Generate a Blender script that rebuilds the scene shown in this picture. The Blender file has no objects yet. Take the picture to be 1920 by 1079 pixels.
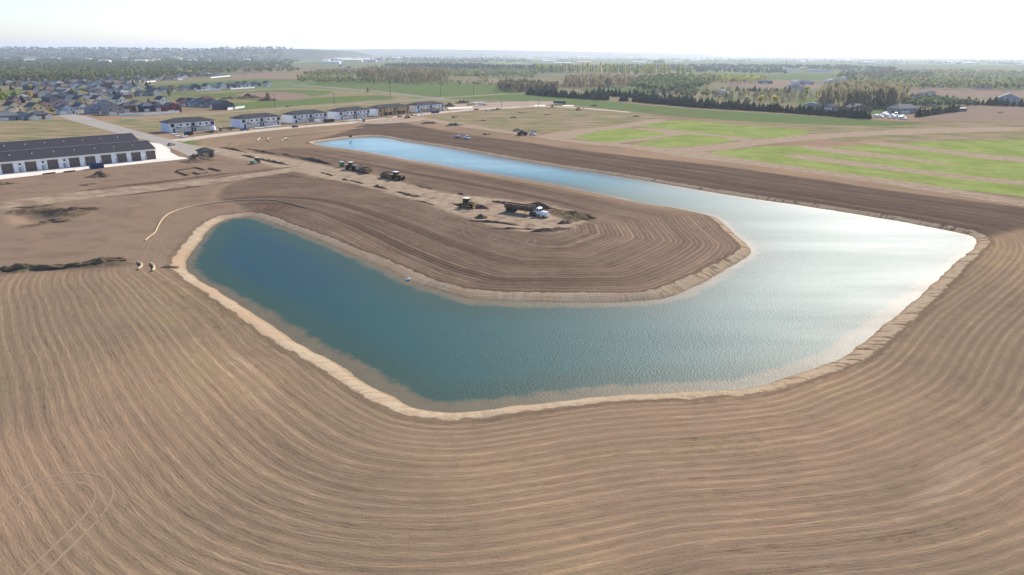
import bpy, bmesh, math, random
import numpy as np
from mathutils import Vector, Matrix
random.seed(7)
R = math.radians
SC = bpy.context.scene
COL = SC.collection

# ------------------------------------------------------------------ camera, world, sun, exposure
FPX, CAM_H, PITCH, ROLL = 1280.0, 50.0, R(18.95), R(0.3)   # photo focal length in its pixels (24 mm), drone height
cam_data = bpy.data.cameras.new('camera')
cam_data.sensor_width = 36.0
cam_data.lens = 36.0 * FPX / 1920.0
cam_data.clip_start, cam_data.clip_end = 1.0, 120000.0
cam = bpy.data.objects.new('camera', cam_data)
COL.objects.link(cam)
cam.location = (0, 0, CAM_H)
cam.rotation_euler = (Matrix.Rotation(R(90) - PITCH, 3, 'X') @ Matrix.Rotation(ROLL, 3, 'Z')).to_euler()
SC.camera = cam

SUN_AZ, SUN_EL = R(31), R(31)          # to the right of straight ahead, above the horizon
world = bpy.data.worlds.new('World')
SC.world = world
world.use_nodes = True
wn = world.node_tree.nodes
sky = wn.new('ShaderNodeTexSky')
sky.sky_type = 'NISHITA'
sky.sun_disc = False
sky.sun_elevation = SUN_EL
sky.sun_rotation = SUN_AZ
sky.altitude = 500.0
sky.air_density, sky.dust_density, sky.ozone_density = 1.1, 1.0, 3.0
bg = wn['Background']
bg.inputs['Strength'].default_value = 0.082
tint = wn.new('ShaderNodeMix')
tint.data_type = 'RGBA'; tint.blend_type = 'MULTIPLY'
tint.inputs[0].default_value = 1.0
tint.inputs[7].default_value = (0.97, 0.96, 1.06, 1.0)      # the camera's cool white balance
world.node_tree.links.new(sky.outputs[0], tint.inputs[6])
world.node_tree.links.new(tint.outputs[2], bg.inputs['Color'])

SUN_DIR = Vector((math.sin(SUN_AZ) * math.cos(SUN_EL), math.cos(SUN_AZ) * math.cos(SUN_EL), math.sin(SUN_EL)))
sun_data = bpy.data.lights.new('sun', 'SUN')
sun_data.energy = 2.9
sun_data.angle = R(0.5)
sun_data.color = (1.0, 0.95, 0.87)
sun = bpy.data.objects.new('sun', sun_data)
sun.rotation_euler = (-SUN_DIR).to_track_quat('-Z', 'Y').to_euler()
sun.location = (0, 0, 900)
COL.objects.link(sun)

SC.view_settings.view_transform = 'Standard'
SC.view_settings.look = 'None'
SC.view_settings.gamma = 1.0
SC.view_settings.exposure = 1.3
SC.cycles.max_bounces = 6
SC.cycles.volume_bounces = 0

# ------------------------------------------------------------------ helpers
def G(px, py, z=0.0):
    """ground position (at height z) measured at a point of the photograph"""
    u, v = px - 960.0, py - 539.5
    c, s = math.cos(ROLL), math.sin(ROLL)
    u, v = u * c + v * s, -u * s + v * c
    dy = FPX * math.cos(PITCH) - v * math.sin(PITCH)
    dz = -FPX * math.sin(PITCH) - v * math.cos(PITCH)
    t = (z - CAM_H) / dz
    return (u * t, dy * t)

def GP(pts, z=0.0):
    return [G(x, y, z) for x, y in pts]

def lin(c):
    return tuple(((v / 255) / 12.92 if v / 255 <= 0.04045 else ((v / 255 + 0.055) / 1.055) ** 2.4) for v in c)

KA = 0.675
def A(r, g, b, k=1.0):
    """surface colour: a photo value turned into an albedo"""
    return tuple(min(0.85, v * KA * k * w) for v, w in zip(lin((r, g, b)), (1.035, 0.98, 0.895))) + (1.0,)

class NT:
    """small node-graph writer"""
    def __init__(s, name):
        s.m = bpy.data.materials.new(name)
        s.m.use_nodes = True
        s.t = s.m.node_tree
        s.b = s.t.nodes['Principled BSDF']
        s.b.inputs['Roughness'].default_value = 0.9
        s.b.inputs['Specular IOR Level'].default_value = 0.15
    def put(s, sock, v):
        if isinstance(v, bpy.types.NodeSocket):
            s.t.links.new(v, sock)
        else:
            sock.default_value = v
    def pos(s):
        return s.t.nodes.new('ShaderNodeNewGeometry').outputs['Position']
    def obj(s):
        return s.t.nodes.new('ShaderNodeTexCoord').outputs['Object']
    def rnd(s):
        return s.t.nodes.new('ShaderNodeObjectInfo').outputs['Random']
    def attr(s, name, out='Fac'):
        n = s.t.nodes.new('ShaderNodeAttribute')
        n.attribute_name = name
        return n.outputs[out]
    def ma(s, op, a, b=0.0, c=0.0):
        n = s.t.nodes.new('ShaderNodeMath')
        n.operation = op
        for i, v in enumerate((a, b, c)):
            s.put(n.inputs[i], v)
        return n.outputs[0]
    def mix(s, f, a, b, mode='MIX'):
        n = s.t.nodes.new('ShaderNodeMix')
        n.data_type = 'RGBA'
        n.blend_type = mode
        s.put(n.inputs[0], f); s.put(n.inputs[6], a); s.put(n.inputs[7], b)
        return n.outputs[2]
    def noise(s, vec, scale, detail=3.0, rough=0.55):
        n = s.t.nodes.new('ShaderNodeTexNoise')
        s.put(n.inputs['Vector'], vec)
        n.inputs['Scale'].default_value = scale
        n.inputs['Detail'].default_value = detail
        n.inputs['Roughness'].default_value = rough
        return n.outputs[0]
    def scale(s, vec, v3):
        n = s.t.nodes.new('ShaderNodeVectorMath')
        n.operation = 'MULTIPLY'
        s.put(n.inputs[0], vec)
        n.inputs[1].default_value = v3
        return n.outputs[0]
    def sep(s, vec):
        n = s.t.nodes.new('ShaderNodeSeparateXYZ')
        s.put(n.inputs[0], vec)
        return n.outputs
    def comb(s, x, y, z):
        n = s.t.nodes.new('ShaderNodeCombineXYZ')
        for i, v in enumerate((x, y, z)):
            s.put(n.inputs[i], v)
        return n.outputs[0]
    def sm(s, x, lo, hi, a=0.0, b=1.0):
        n = s.t.nodes.new('ShaderNodeMapRange')
        n.interpolation_type = 'SMOOTHSTEP'
        s.put(n.inputs[0], x)
        n.inputs[1].default_value = lo; n.inputs[2].default_value = hi
        n.inputs[3].default_value = a; n.inputs[4].default_value = b
        return n.outputs[0]
    def voro(s, vec, scale):
        n = s.t.nodes.new('ShaderNodeTexVoronoi')
        s.put(n.inputs['Vector'], vec)
        n.inputs['Scale'].default_value = scale
        return n.outputs
    def bump(s, h, dist, strength=1.0):
        n = s.t.nodes.new('ShaderNodeBump')
        s.put(n.inputs['Height'], h)
        n.inputs['Distance'].default_value = dist
        n.inputs['Strength'].default_value = strength
        s.put(s.b.inputs['Normal'], n.outputs[0])
    def color(s, c):
        s.put(s.b.inputs['Base Color'], c)

MATS = {}
def paint(name, col, rough=0.6, spec=0.3, dirt=0.25, metal=0.0, sc=0.9):
    """a painted or plain surface with uneven wear"""
    if name in MATS:
        return MATS[name]
    t = NT(name)
    p = t.obj()
    n = t.noise(p, sc, 4.0)
    n2 = t.noise(p, sc * 6, 3.0)
    f = t.ma('MULTIPLY', t.ma('ADD', t.ma('MULTIPLY', n, 0.7), t.ma('MULTIPLY', n2, 0.3)), 1.0)
    dark = tuple(v * (1 - dirt * 1.3) for v in col[:3]) + (1,)
    light = tuple(min(0.9, v * (1 + dirt * 0.5)) for v in col[:3]) + (1,)
    t.color(t.mix(t.sm(f, 0.3, 0.7), dark, light))
    t.b.inputs['Roughness'].default_value = rough
    t.b.inputs['Specular IOR Level'].default_value = spec
    t.b.inputs['Metallic'].default_value = metal
    MATS[name] = t.m
    return t.m

def tag(o, label=None, cat=None, group=None, kind=None):
    if label: o['label'] = label
    if cat: o['category'] = cat
    if group: o['group'] = group
    if kind: o['kind'] = kind
    return o

def empty(name, xy, rz=0.0, z=0.0):
    o = bpy.data.objects.new(name, None)
    o.location = (xy[0], xy[1], z)
    o.rotation_euler = (0, 0, rz)
    o.empty_display_size = 0.5
    COL.objects.link(o)
    return o

class MB:
    """collects shapes; build() links them as ONE mesh object"""
    def __init__(s):
        s.v, s.f, s.mi = [], [], []
    def add(s, vs, fs, mi=0):
        k = len(s.v)
        s.v += [tuple(v) for v in vs]
        s.f += [tuple(i + k for i in f) for f in fs]
        s.mi += [mi] * len(fs)
        return s
    def box(s, x0, x1, y0, y1, z0, z1, mi=0):
        return s.add([(x0, y0, z0), (x1, y0, z0), (x1, y1, z0), (x0, y1, z0), (x0, y0, z1), (x1, y0, z1), (x1, y1, z1), (x0, y1, z1)],
                     [(3, 2, 1, 0), (4, 5, 6, 7), (0, 1, 5, 4), (1, 2, 6, 5), (2, 3, 7, 6), (3, 0, 4, 7)], mi)
    def taper(s, b0, b1, z0, z1, mi=0):
        (x0, x1, y0, y1), (u0, u1, w0, w1) = b0, b1
        return s.add([(x0, y0, z0), (x1, y0, z0), (x1, y1, z0), (x0, y1, z0), (u0, w0, z1), (u1, w0, z1), (u1, w1, z1), (u0, w1, z1)],
                     [(3, 2, 1, 0), (4, 5, 6, 7), (0, 1, 5, 4), (1, 2, 6, 5), (2, 3, 7, 6), (3, 0, 4, 7)], mi)
    def xprism(s, prof, x0, x1, mi=0):
        """(y, z) outline pushed along x"""
        n = len(prof)
        return s.add([(x0, y, z) for y, z in prof] + [(x1, y, z) for y, z in prof],
                     [tuple(range(n))[::-1], tuple(range(n, 2 * n))] + [(i, (i + 1) % n, n + (i + 1) % n, n + i) for i in range(n)], mi)
    def yprism(s, prof, y0, y1, mi=0):
        n = len(prof)
        return s.add([(x, y0, z) for x, z in prof] + [(x, y1, z) for x, z in prof],
                     [tuple(range(n)), tuple(range(n, 2 * n))[::-1]] + [(i, n + i, n + (i + 1) % n, (i + 1) % n) for i in range(n)], mi)
    def cyl(s, p0, p1, r, n=12, r1=None, mi=0):
        p0, p1 = Vector(p0), Vector(p1)
        r1 = r if r1 is None else r1
        d = (p1 - p0).normalized()
        a = d.orthogonal().normalized(); b = d.cross(a)
        vs = []
        for p, rr in ((p0, r), (p1, r1)):
            for i in range(n):
                t = 2 * math.pi * i / n
                vs.append(p + a * (rr * math.cos(t)) + b * (rr * math.sin(t)))
        return s.add(vs, [tuple(range(n))[::-1], tuple(range(n, 2 * n))] + [(i, (i + 1) % n, n + (i + 1) % n, n + i) for i in range(n)], mi)
    def build(s, name, mats, parent=None, bevel=0.0, smooth=False):
        me = bpy.data.meshes.new(name)
        me.from_pydata(s.v, [], s.f)
        for m in (mats if isinstance(mats, (list, tuple)) else [mats]):
            me.materials.append(m)
        me.polygons.foreach_set('material_index', s.mi)
        bm = bmesh.new(); bm.from_mesh(me)
        bmesh.ops.recalc_face_normals(bm, faces=bm.faces)
        bm.to_mesh(me); bm.free()
        if smooth:
            me.shade_smooth()
        o = bpy.data.objects.new(name, me)
        COL.objects.link(o)
        if parent: o.parent = parent
        if bevel:
            b = o.modifiers.new('bevel', 'BEVEL'); b.width = bevel; b.segments = 2; b.limit_method = 'ANGLE'
        return o

def np_mesh(name, V, F, mats, attrs=None, smooth=False, cols=None, midx=None):
    """mesh object from arrays; F is (n,3) or (n,4)"""
    me = bpy.data.meshes.new(name)
    V = np.asarray(V, np.float32); F = np.asarray(F, np.int32)
    k = F.shape[1]
    me.vertices.add(len(V)); me.vertices.foreach_set('co', V.ravel())
    me.loops.add(F.size); me.loops.foreach_set('vertex_index', F.ravel())
    me.polygons.add(len(F))
    me.polygons.foreach_set('loop_start', np.arange(0, F.size, k, dtype=np.int32))
    for m in (mats if isinstance(mats, (list, tuple)) else [mats]):
        me.materials.append(m)
    if midx is not None:
        me.polygons.foreach_set('material_index', np.asarray(midx, np.int32))
    me.update(calc_edges=True)
    for n, a in (attrs or {}).items():
        me.attributes.new(n, 'FLOAT', 'POINT').data.foreach_set('value', np.asarray(a, np.float32))
    if cols is not None:
        ca = me.color_attributes.new('tint', 'FLOAT_COLOR', 'POINT')
        ca.data.foreach_set('color', np.concatenate([cols, np.ones((len(cols), 1))], 1).astype(np.float32).ravel())
    if smooth:
        me.shade_smooth()
    o = bpy.data.objects.new(name, me)
    COL.objects.link(o)
    return o

def sdf(poly, X, Y, far=-40.0, arc=False):
    """signed distance to a polygon's outline, positive inside"""
    P = np.asarray(poly, float)
    out = np.full(X.shape, far)
    m = -far
    sel = (X > P[:, 0].min() - m) & (X < P[:, 0].max() + m) & (Y > P[:, 1].min() - m) & (Y < P[:, 1].max() + m)
    x, y = X[sel], Y[sel]
    d2 = np.full(x.shape, 1e18); ins = np.zeros(x.shape, bool); al = np.zeros(x.shape); s0 = 0.0
    for i in range(len(P)):
        ax, ay = P[i]; bx, by = P[(i + 1) % len(P)]
        ex, ey = bx - ax, by - ay
        L = ex * ex + ey * ey + 1e-12
        t = np.clip(((x - ax) * ex + (y - ay) * ey) / L, 0, 1)
        q = (x - ax - t * ex) ** 2 + (y - ay - t * ey) ** 2
        if arc:
            al = np.where(q < d2, s0 + t * math.sqrt(L), al); s0 += math.sqrt(L)
        d2 = np.minimum(d2, q)
        if ay != by:
            c = ((ay > y) != (by > y)) & (x < (bx - ax) * (y - ay) / (by - ay) + ax)
            ins ^= c
    d = np.sqrt(d2)
    out[sel] = np.maximum(np.where(ins, d, -d), far)
    if arc:
        a_ = np.zeros(X.shape); a_[sel] = al
        return out, a_
    return out

def chaikin(P, n=1, closed=True):
    for _ in range(n):
        Q = []
        m = len(P)
        for i in range(m if closed else m - 1):
            a, b = P[i], P[(i + 1) % m]
            Q += [(0.75 * a[0] + 0.25 * b[0], 0.75 * a[1] + 0.25 * b[1]), (0.25 * a[0] + 0.75 * b[0], 0.25 * a[1] + 0.75 * b[1])]
        if not closed:
            Q = [P[0]] + Q + [P[-1]]
        P = Q
    return P

def vnoise(X, Y, s, seed=0):
    """smooth value noise for the terrain"""
    rg = np.random.RandomState(seed)
    T = rg.rand(256, 256)
    x, y = X / s + 1000.0, Y / s + 1000.0
    xi, yi = np.floor(x).astype(int), np.floor(y).astype(int)
    fx, fy = x - xi, y - yi
    fx = fx * fx * (3 - 2 * fx); fy = fy * fy * (3 - 2 * fy)
    g = lambda i, j: T[(xi + i) % 256, (yi + j) % 256]
    return (g(0, 0) * (1 - fx) + g(1, 0) * fx) * (1 - fy) + (g(0, 1) * (1 - fx) + g(1, 1) * fx) * fy
# ------------------------------------------------------------------ terrain
WATER_Z = -1.15
SHORE_PX = [(470,407),(442,409),(420,413),(398,424),(375,450),(357,478),(347,497),(350,508),(363,516),(404,546),(440,567),(476,588),(520,619),
 (574,654),(615,677),(663,706),(704,729),(735,747),(760,760),(789,771),(820,776),(852,777),(883,775),(946,767),(1010,757),(1104,745),(1200,740),
 (1270,738),(1335,734),(1410,727),(1460,711),(1535,690),(1585,670),(1625,640),(1660,610),(1700,575),(1740,541),(1787,496),(1819,473),(1832,457),
 (1830,447),(1817,441),(1787,434),(1689,416),(1592,400),(1495,385),(1397,371),(1300,355),(1210,339),(1115,324),(1033,312),(925,293),(844,278),
 (762,266),(719,258),(700,256),(654,259),(600,266),(584,269),(600,273),(665,281),(735,294),(817,308),(871,318),(952,331),(1033,344),(1115,362),
 (1200,380),(1270,390),(1326,401),(1345,410),(1365,428),(1391,450),(1410,470),(1397,486),(1365,505),(1332,522),(1300,538),(1270,551),(1235,561),
 (1190,566),(1100,567),(1000,566),(950,567),(900,563),(867,558),(836,549),(773,530),(741,514),(678,486),(615,458),(552,436),(505,417),(485,410)]
_i0, _i1 = SHORE_PX.index((600,273)), SHORE_PX.index((1326,401))
SHORE = []
for _i, _q in enumerate(SHORE_PX):
    if _i0 <= _i <= _i1:                 # here the photo shows the crest of the bank, the water starts beyond it
        _x, _y = G(_q[0], _q[1], -0.1)
        SHORE.append((_x + 0.68 * 2.6, _y + 0.73 * 2.6))
    else:
        SHORE.append(G(_q[0], _q[1], WATER_Z))
SHORE = chaikin(SHORE, 1)

def axis(lo, hi, step, grow, end_lo, end_hi):
    a = list(np.arange(lo, hi + 1e-6, step))
    s = step
    while a[-1] < end_hi:
        s *= grow; a.append(a[-1] + s)
    s = step
    while a[0] > end_lo:
        s *= grow; a.insert(0, a[0] - s)
    return np.array(a)
gx = axis(-240, 210, 1.25, 1.035, -40000, 40000)
gy = list(axis(34, 270, 1.25, 1.08, -2500, 270))
s_ = 1.3
while gy[-1] < 42000:
    gy.append(gy[-1] + s_)
    if gy[-1] > 300: s_ = max(s_, min(2.2, s_ * 1.02)) if gy[-1] < 560 else s_ * 1.03
gy = np.array(gy)
X, Y = np.meshgrid(gx, gy)
NX, NY = len(gx), len(gy)

D, ALONG = sdf(SHORE, X, Y, -1500.0, True)
D = -D          # distance from the water's edge, negative in the pond
# ragged little irregularities of the shore
jag = (vnoise(X, Y, 3.0, 1) - 0.5) * 0.6 + (vnoise(X, Y, 9.0, 2) - 0.5) * 0.9
Ds = np.where(np.abs(D) < 60, D + jag * np.clip(1.2 - np.abs(D) / 8.0, 0, 1), D)

def zone(polys, smooth=0, far=-40.0):
    out = np.full(X.shape, far)
    for p in polys:
        out = np.maximum(out, sdf(chaikin(GP(p), smooth), X, Y, far))
    return out

DARK = [  # freshly worked dark soil
 [(688,231),(740,226),(800,240),(900,256),(970,264),(1080,281),(1200,295),(1330,308),(1440,323),(1539,338),(1695,361),(1914,388),(2000,398),(2000,432),(1920,428),(1868,441),(1840,446),(1787,440),(1689,424),(1397,378),(1115,332),(844,284),(700,262),(650,262),(590,270),(560,268),(640,250)],
 [(470,395),(505,410),(552,432),(615,452),(678,480),(741,508),(773,524),(836,543),(900,556),(1000,560),(1190,560),(1270,545),(1365,498),(1400,470),(1355,425),(1326,406),(1200,385),(1115,368),(1033,350),(952,337),(817,313),(665,286),(560,275),(470,283),(440,300),(540,318),(440,340),(400,366),(430,378)],
]
TAN = [   # haul roads and driven, dusty ground
 [(330,268),(420,279),(500,290),(560,300),(630,316),(700,328),(760,343),(830,362),(900,370),(960,376),(1030,385),(1085,398),(1105,412),(1080,428),(1040,438),(995,437),(940,430),(885,410),(800,382),(720,360),(660,344),(600,334),(540,320),(460,300),(380,284)],
 [(0,378),(60,372),(130,362),(250,350),(350,341),(450,327),(550,313),(575,315),(560,321),(470,334),(350,352),(250,362),(120,378),(0,398)],
 [(700,229),(760,216),(800,226),(860,238),(960,251),(1080,269),(1170,276),(1300,297),(1420,311),(1560,330),(1700,352),(1900,384),(1990,396),(1990,384),(1900,372),(1700,340),(1560,322),(1420,302),(1340,290),(1320,284),(1170,270),(1070,262),(980,250),(860,231),(790,220)],
 [(1190,280),(1300,276),(1400,264),(1500,254),(1640,245),(1800,240),(1920,237),(1920,245),(1800,249),(1640,254),(1520,262),(1440,270),(1330,286)],
 [(1495,275),(1520,273),(1601,282),(1726,298),(1790,307),(1779,309),(1673,298),(1570,289)],
 [(1465,292),(1492,288),(1632,307),(1789,327),(1919,340),(1990,348),(1990,356),(1919,348),(1820,338),(1664,319),(1507,300)],
 [(1601,265),(1676,268),(1820,287),(1919,296),(1990,302),(1990,312),(1919,305),(1851,299),(1720,280),(1640,273)],
 [(1180,240),(1230,241),(1293,247),(1380,257),(1420,262),(1390,266),(1347,256),(1290,251),(1240,259),(1180,267),(1130,271),(1180,262),(1255,253),(1240,248)],
 [(1070,262),(1090,252),(1130,245),(1200,236),(1260,226),(1230,222),(1150,236),(1090,243),(1030,250),(1000,258)],
]
G1 = [    # bright young crop
 [(1068,256),(1080,250),(1110,246),(1160,241),(1188,242),(1247,248),(1258,253),(1215,261),(1180,265),(1135,269),(1097,263)],
 [(1187,237),(1225,231),(1263,226),(1313,227),(1400,237),(1500,242),(1525,248),(1483,257),(1417,261),(1380,257),(1330,251),(1293,247),(1230,241)],
 [(1175,273),(1220,264),(1263,255),(1288,250),(1347,256),(1388,263),(1363,268),(1297,275),(1230,278)],
 [(1316,287),(1380,280),(1445,273),(1560,276),(1640,271),(1676,268),(1770,265),(1919,262),(2000,262),(2000,382),(1919,368),(1700,346),(1560,326),(1500,318),(1400,303)],
]
G2 = [    # grass and darker green fields
 [(560,158),(640,151),(800,148),(960,158),(985,168),(985,174),(900,178),(800,181),(700,168),(600,162)],
 [(800,187),(900,181),(985,176),(1150,192),(1310,206),(1480,215),(1640,226),(1760,232),(1640,238),(1440,230),(1300,222),(1150,206),(1020,192),(900,186)],
 [(280,166),(330,158),(420,152),(520,146),(560,150),(500,158),(420,163),(330,171),(285,174)],
 [(290,176),(400,176),(480,170),(560,168),(640,172),(560,186),(520,192),(420,186),(360,182)],
 [(400,200),(440,193),(560,186),(700,178),(760,184),(640,193),(520,201),(430,208)],
 [(0,168),(40,170),(44,182),(0,190)],
 [(1490,186),(1560,180),(1660,186),(1730,205),(1720,215),(1660,217),(1560,205),(1500,200)],
 [(1080,168),(1150,162),(1250,172),(1180,178),(1100,175)],
 [(1420,146),(1480,140),(1580,140),(1560,148),(1460,150)],
 [(330,262),(345,258),(376,268),(372,281),(352,274)],
 [(110,217),(150,228),(216,247),(216,240),(170,226),(140,218)],
 [(1040,108),(1300,112),(1500,116),(1920,124),(1920,128),(1600,123),(1300,118),(1040,113)],
]
OLIVE = [ # dry grass
 [(-120,250),(-120,228),(100,220),(230,244),(110,262),(0,278),(-120,290)],
 [(180,228),(240,222),(400,212),(560,201),(800,186),(880,186),(850,196),(760,204),(620,218),(500,232),(430,240),(320,252),(260,246)],
 [(790,224),(840,214),(950,205),(1080,203),(1180,212),(1270,222),(1180,236),(1080,248),(960,248),(870,235)],
 [(1280,224),(1440,230),(1640,236),(1920,225),(2000,225),(2000,262),(1770,265),(1600,266),(1540,262),(1500,242),(1400,236)],
 [(300,180),(420,170),(560,165),(700,172),(800,184),(640,195),(520,203),(440,208),(430,190)],
]
BROWN = [ # far bare fields
 [(1335,154),(1400,149),(1540,156),(1560,166),(1500,168),(1400,164),(1345,160)],
 [(1690,164),(1780,165),(1920,171),(1990,174),(1990,186),(1920,184),(1800,181),(1690,176)],
 [(420,142),(480,137),(560,138),(610,148),(520,149),(440,147)],
 [(1720,214),(1800,203),(1920,200),(2000,200),(2000,226),(1850,228),(1740,224)],
 [(430,176),(520,172),(590,178),(560,190),(480,186)],
 [(840,152),(980,150),(1010,157),(900,158)],
]
LEFTW = [[(-700,512),(0,515),(100,512),(250,508),(330,502),(352,490),(400,420),(440,398),(500,392),(440,372),(380,372),(440,340),(540,318),(440,300),(330,268),(200,300),(-700,360)]]
RUB = [   # broken dark clods, weeds
 [(5,400),(30,392),(100,389),(175,393),(170,402),(120,415),(60,428),(20,430),(110,412),(120,402),(60,396),(15,405)],
 [(-80,508),(0,503),(120,496),(200,487),(250,492),(258,500),(160,502),(60,508),(0,516),(-80,520)],
 [(1010,392),(1060,392),(1100,405),(1085,420),(1055,410)],
]
STAIN = [[(446,380),(485,376),(530,378),(556,388),(530,402),(490,399),(452,396)], [(1560,405),(1640,398),(1680,404),(1640,416)]]
WEED = [[(-10,680),(20,690),(22,730),(0,755),(-10,760)], [(1220,836),(1300,824),(1480,826),(1500,838),(1360,846),(1240,852)], [(1060,850),(1160,838),(1160,856),(1070,868)]]
DUST = [[(1490,1085),(1560,1030),(1650,980),(1740,920),(1800,870),(1870,800),(1930,760),(1935,790),(1880,840),(1820,890),(1770,945),(1690,1000),(1600,1050),(1560,1090)], [(380,610),(430,650),(480,690),(500,700),(450,690),(400,640)], [(480,730),(520,752),(500,765),(470,745)], [(120,575),(150,560),(140,590)]]
PIT = [[(10,402),(60,395),(108,393),(122,402),(100,412),(60,420),(22,424)]]

sd = dict(sd_dark=zone(DARK, 1), sd_tan=zone(TAN, 1), sd_g1=zone(G1, 1), sd_g2=zone(G2, 1, -60), sd_ol=zone(OLIVE, 1, -60), sd_br=zone(BROWN, 1, -60),
          sd_left=zone(LEFTW, 1), sd_rub=zone(RUB, 1), sd_weed=zone(WEED, 1), sd_dust=zone(DUST, 1), sd_stain=zone(STAIN, 1), sd_dk2=zone(DARK[:1], 1))
pit = zone(PIT, 1)

# heights: pond bed, bank, gentle relief of the site, flat country beyond
site = np.clip(1 - (np.hypot(X, Y - 160) - 170) / 40, 0, 1)
Z = np.zeros_like(X)
up = np.clip(Ds / 3.2, 0, 1)
Z = np.where(Ds < 0, WATER_Z + np.maximum(Ds * 0.3, -2.5), WATER_Z + 1.0 * up ** 0.85 + 0.15 * np.clip((Ds - 4.0) / 14, 0, 1))
Z += np.where(Ds > 0, 1, 0) * np.clip((Ds - 4) / 6, 0, 1) * site * ((vnoise(X, Y, 22, 3) - 0.5) * 0.5 + (vnoise(X, Y, 7, 4) - 0.5) * 0.16)
Z = np.where(Ds > 380, 0.0, Z)
Z -= np.clip(pit / 5, 0, 1) * 2.0
Z += np.clip(sd['sd_rub'] / 2.5, 0, 1) * (vnoise(X, Y, 2.2, 5) * 0.6 + vnoise(X, Y, 5, 6) * 0.45) * (Ds > 7)
Z += np.clip(sd['sd_tan'] / 3, 0, 1) * (vnoise(X, Y, 3.5, 8) - 0.5) * 0.14 * site
ROW = Ds + (vnoise(X, Y, 70, 11) - 0.5) * 8 + (vnoise(X, Y, 24, 12) - 0.5) * 1.1

V = np.stack([X.ravel(), Y.ravel(), Z.ravel()], 1)
ii = np.arange(NX * NY).reshape(NY, NX)
F4 = np.stack([ii[:-1, :-1], ii[:-1, 1:], ii[1:, 1:], ii[1:, :-1]], -1).reshape(-1, 4)

# --- ground material
t = NT('soil_and_fields')
p = t.pos()
px_, py_, pz_ = t.sep(p)
row, dsh = t.attr('row'), t.attr('shore')
nbig = t.noise(p, 0.012, 3.0)
nmid = t.noise(p, 0.06, 4.0, 0.6)
nsm = t.noise(p, 0.35, 4.0, 0.65)
nfine = t.noise(p, 3.2, 5.0, 0.8)
rv = t.comb(row, t.ma('MULTIPLY', px_, 0.018), t.ma('MULTIPLY', py_, 0.018))
rv2 = t.comb(row, t.ma('MULTIPLY', px_, 0.10), t.ma('MULTIPLY', py_, 0.10))
st_fine = t.noise(rv2, 3.0, 4.0, 0.7)
st_wide = t.noise(rv, 0.55, 3.0, 0.6)
per = t.ma('SINE', t.ma('ADD', t.ma('MULTIPLY', row, 2 * math.pi / 1.5), t.ma('MULTIPLY', t.noise(rv, 0.16, 2.0), 9.0)))
per2 = t.ma('MULTIPLY', t.ma('SINE', t.ma('ADD', t.ma('MULTIPLY', row, 2 * math.pi / 0.58), t.ma('MULTIPLY', nsm, 5.0))), t.sm(py_, 190, 90))
ridge = t.sm(t.ma('ADD', per, t.ma('MULTIPLY', t.ma('SUBTRACT', nsm, 0.5), 1.5)), 0.15, 1.0)
stripe = t.ma('ADD', t.ma('MULTIPLY', t.ma('SUBTRACT', st_fine, 0.5), 1.5), t.ma('ADD', t.ma('MULTIPLY', t.ma('SUBTRACT', st_wide, 0.5), 1.2), t.ma('MULTIPLY', t.ma('MULTIPLY', per2, 0.16))))
amp = t.ma('SUBTRACT', 1.0, t.ma('MULTIPLY', t.sm(t.attr('sd_left'), -4, 6), 0.72))
amp = t.ma('MULTIPLY', amp, t.sm(py_, 330, 620, 1.0, 0.0))
amp = t.ma('MULTIPLY', amp, t.sm(t.attr('sd_dark'), -2, 6, 1.0, 1.5))
amp = t.ma('MULTIPLY', amp, t.sm(t.noise(p, 0.045, 4.0, 0.65), 0.36, 0.6, 0.8, 1.15))
amp = t.ma('MULTIPLY', amp, t.sm(t.attr('sd_tan'), -2, 2, 1.0, 0.35))
stripe = t.ma('MULTIPLY', stripe, amp)
grain = t.ma('MULTIPLY', t.ma('SUBTRACT', t.ma('ADD', t.ma('MULTIPLY', nfine, 0.6), t.ma('MULTIPLY', nsm, 0.4)), 0.5), 1.8)
tone = t.ma('ADD', stripe, grain)

soil = t.mix(t.sm(nbig, 0.38, 0.62), A(152, 132, 110), A(172, 145, 121))
soil = t.mix(t.sm(t.noise(t.comb(t.ma('MULTIPLY', row, 0.5), t.ma('MULTIPLY', px_, 0.14), t.ma('MULTIPLY', py_, 0.14)), 0.35, 5.0, 0.7), 0.5, 0.66, 0.0, 0.35), soil, A(140, 119, 102))          # greyer and pinker soil
soil = t.mix(t.sm(t.noise(p, 0.025, 4.0, 0.6), 0.5, 0.72), soil, A(168, 146, 116))
left = t.mix(nmid, A(150, 130, 112), A(160, 137, 117))
soil = t.mix(t.sm(t.attr('sd_left'), -4, 4), soil, left)
def edge(name, w, amp_, c, col, under):
    e = t.ma('ADD', t.attr(name), t.ma('MULTIPLY', t.ma('SUBTRACT', t.ma('ADD', t.ma('MULTIPLY', nmid, 0.5), t.ma('MULTIPLY', nsm, 0.5)), 0.5), amp_))
    return t.mix(t.sm(e, -w + c, w + c), under, col)
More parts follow.
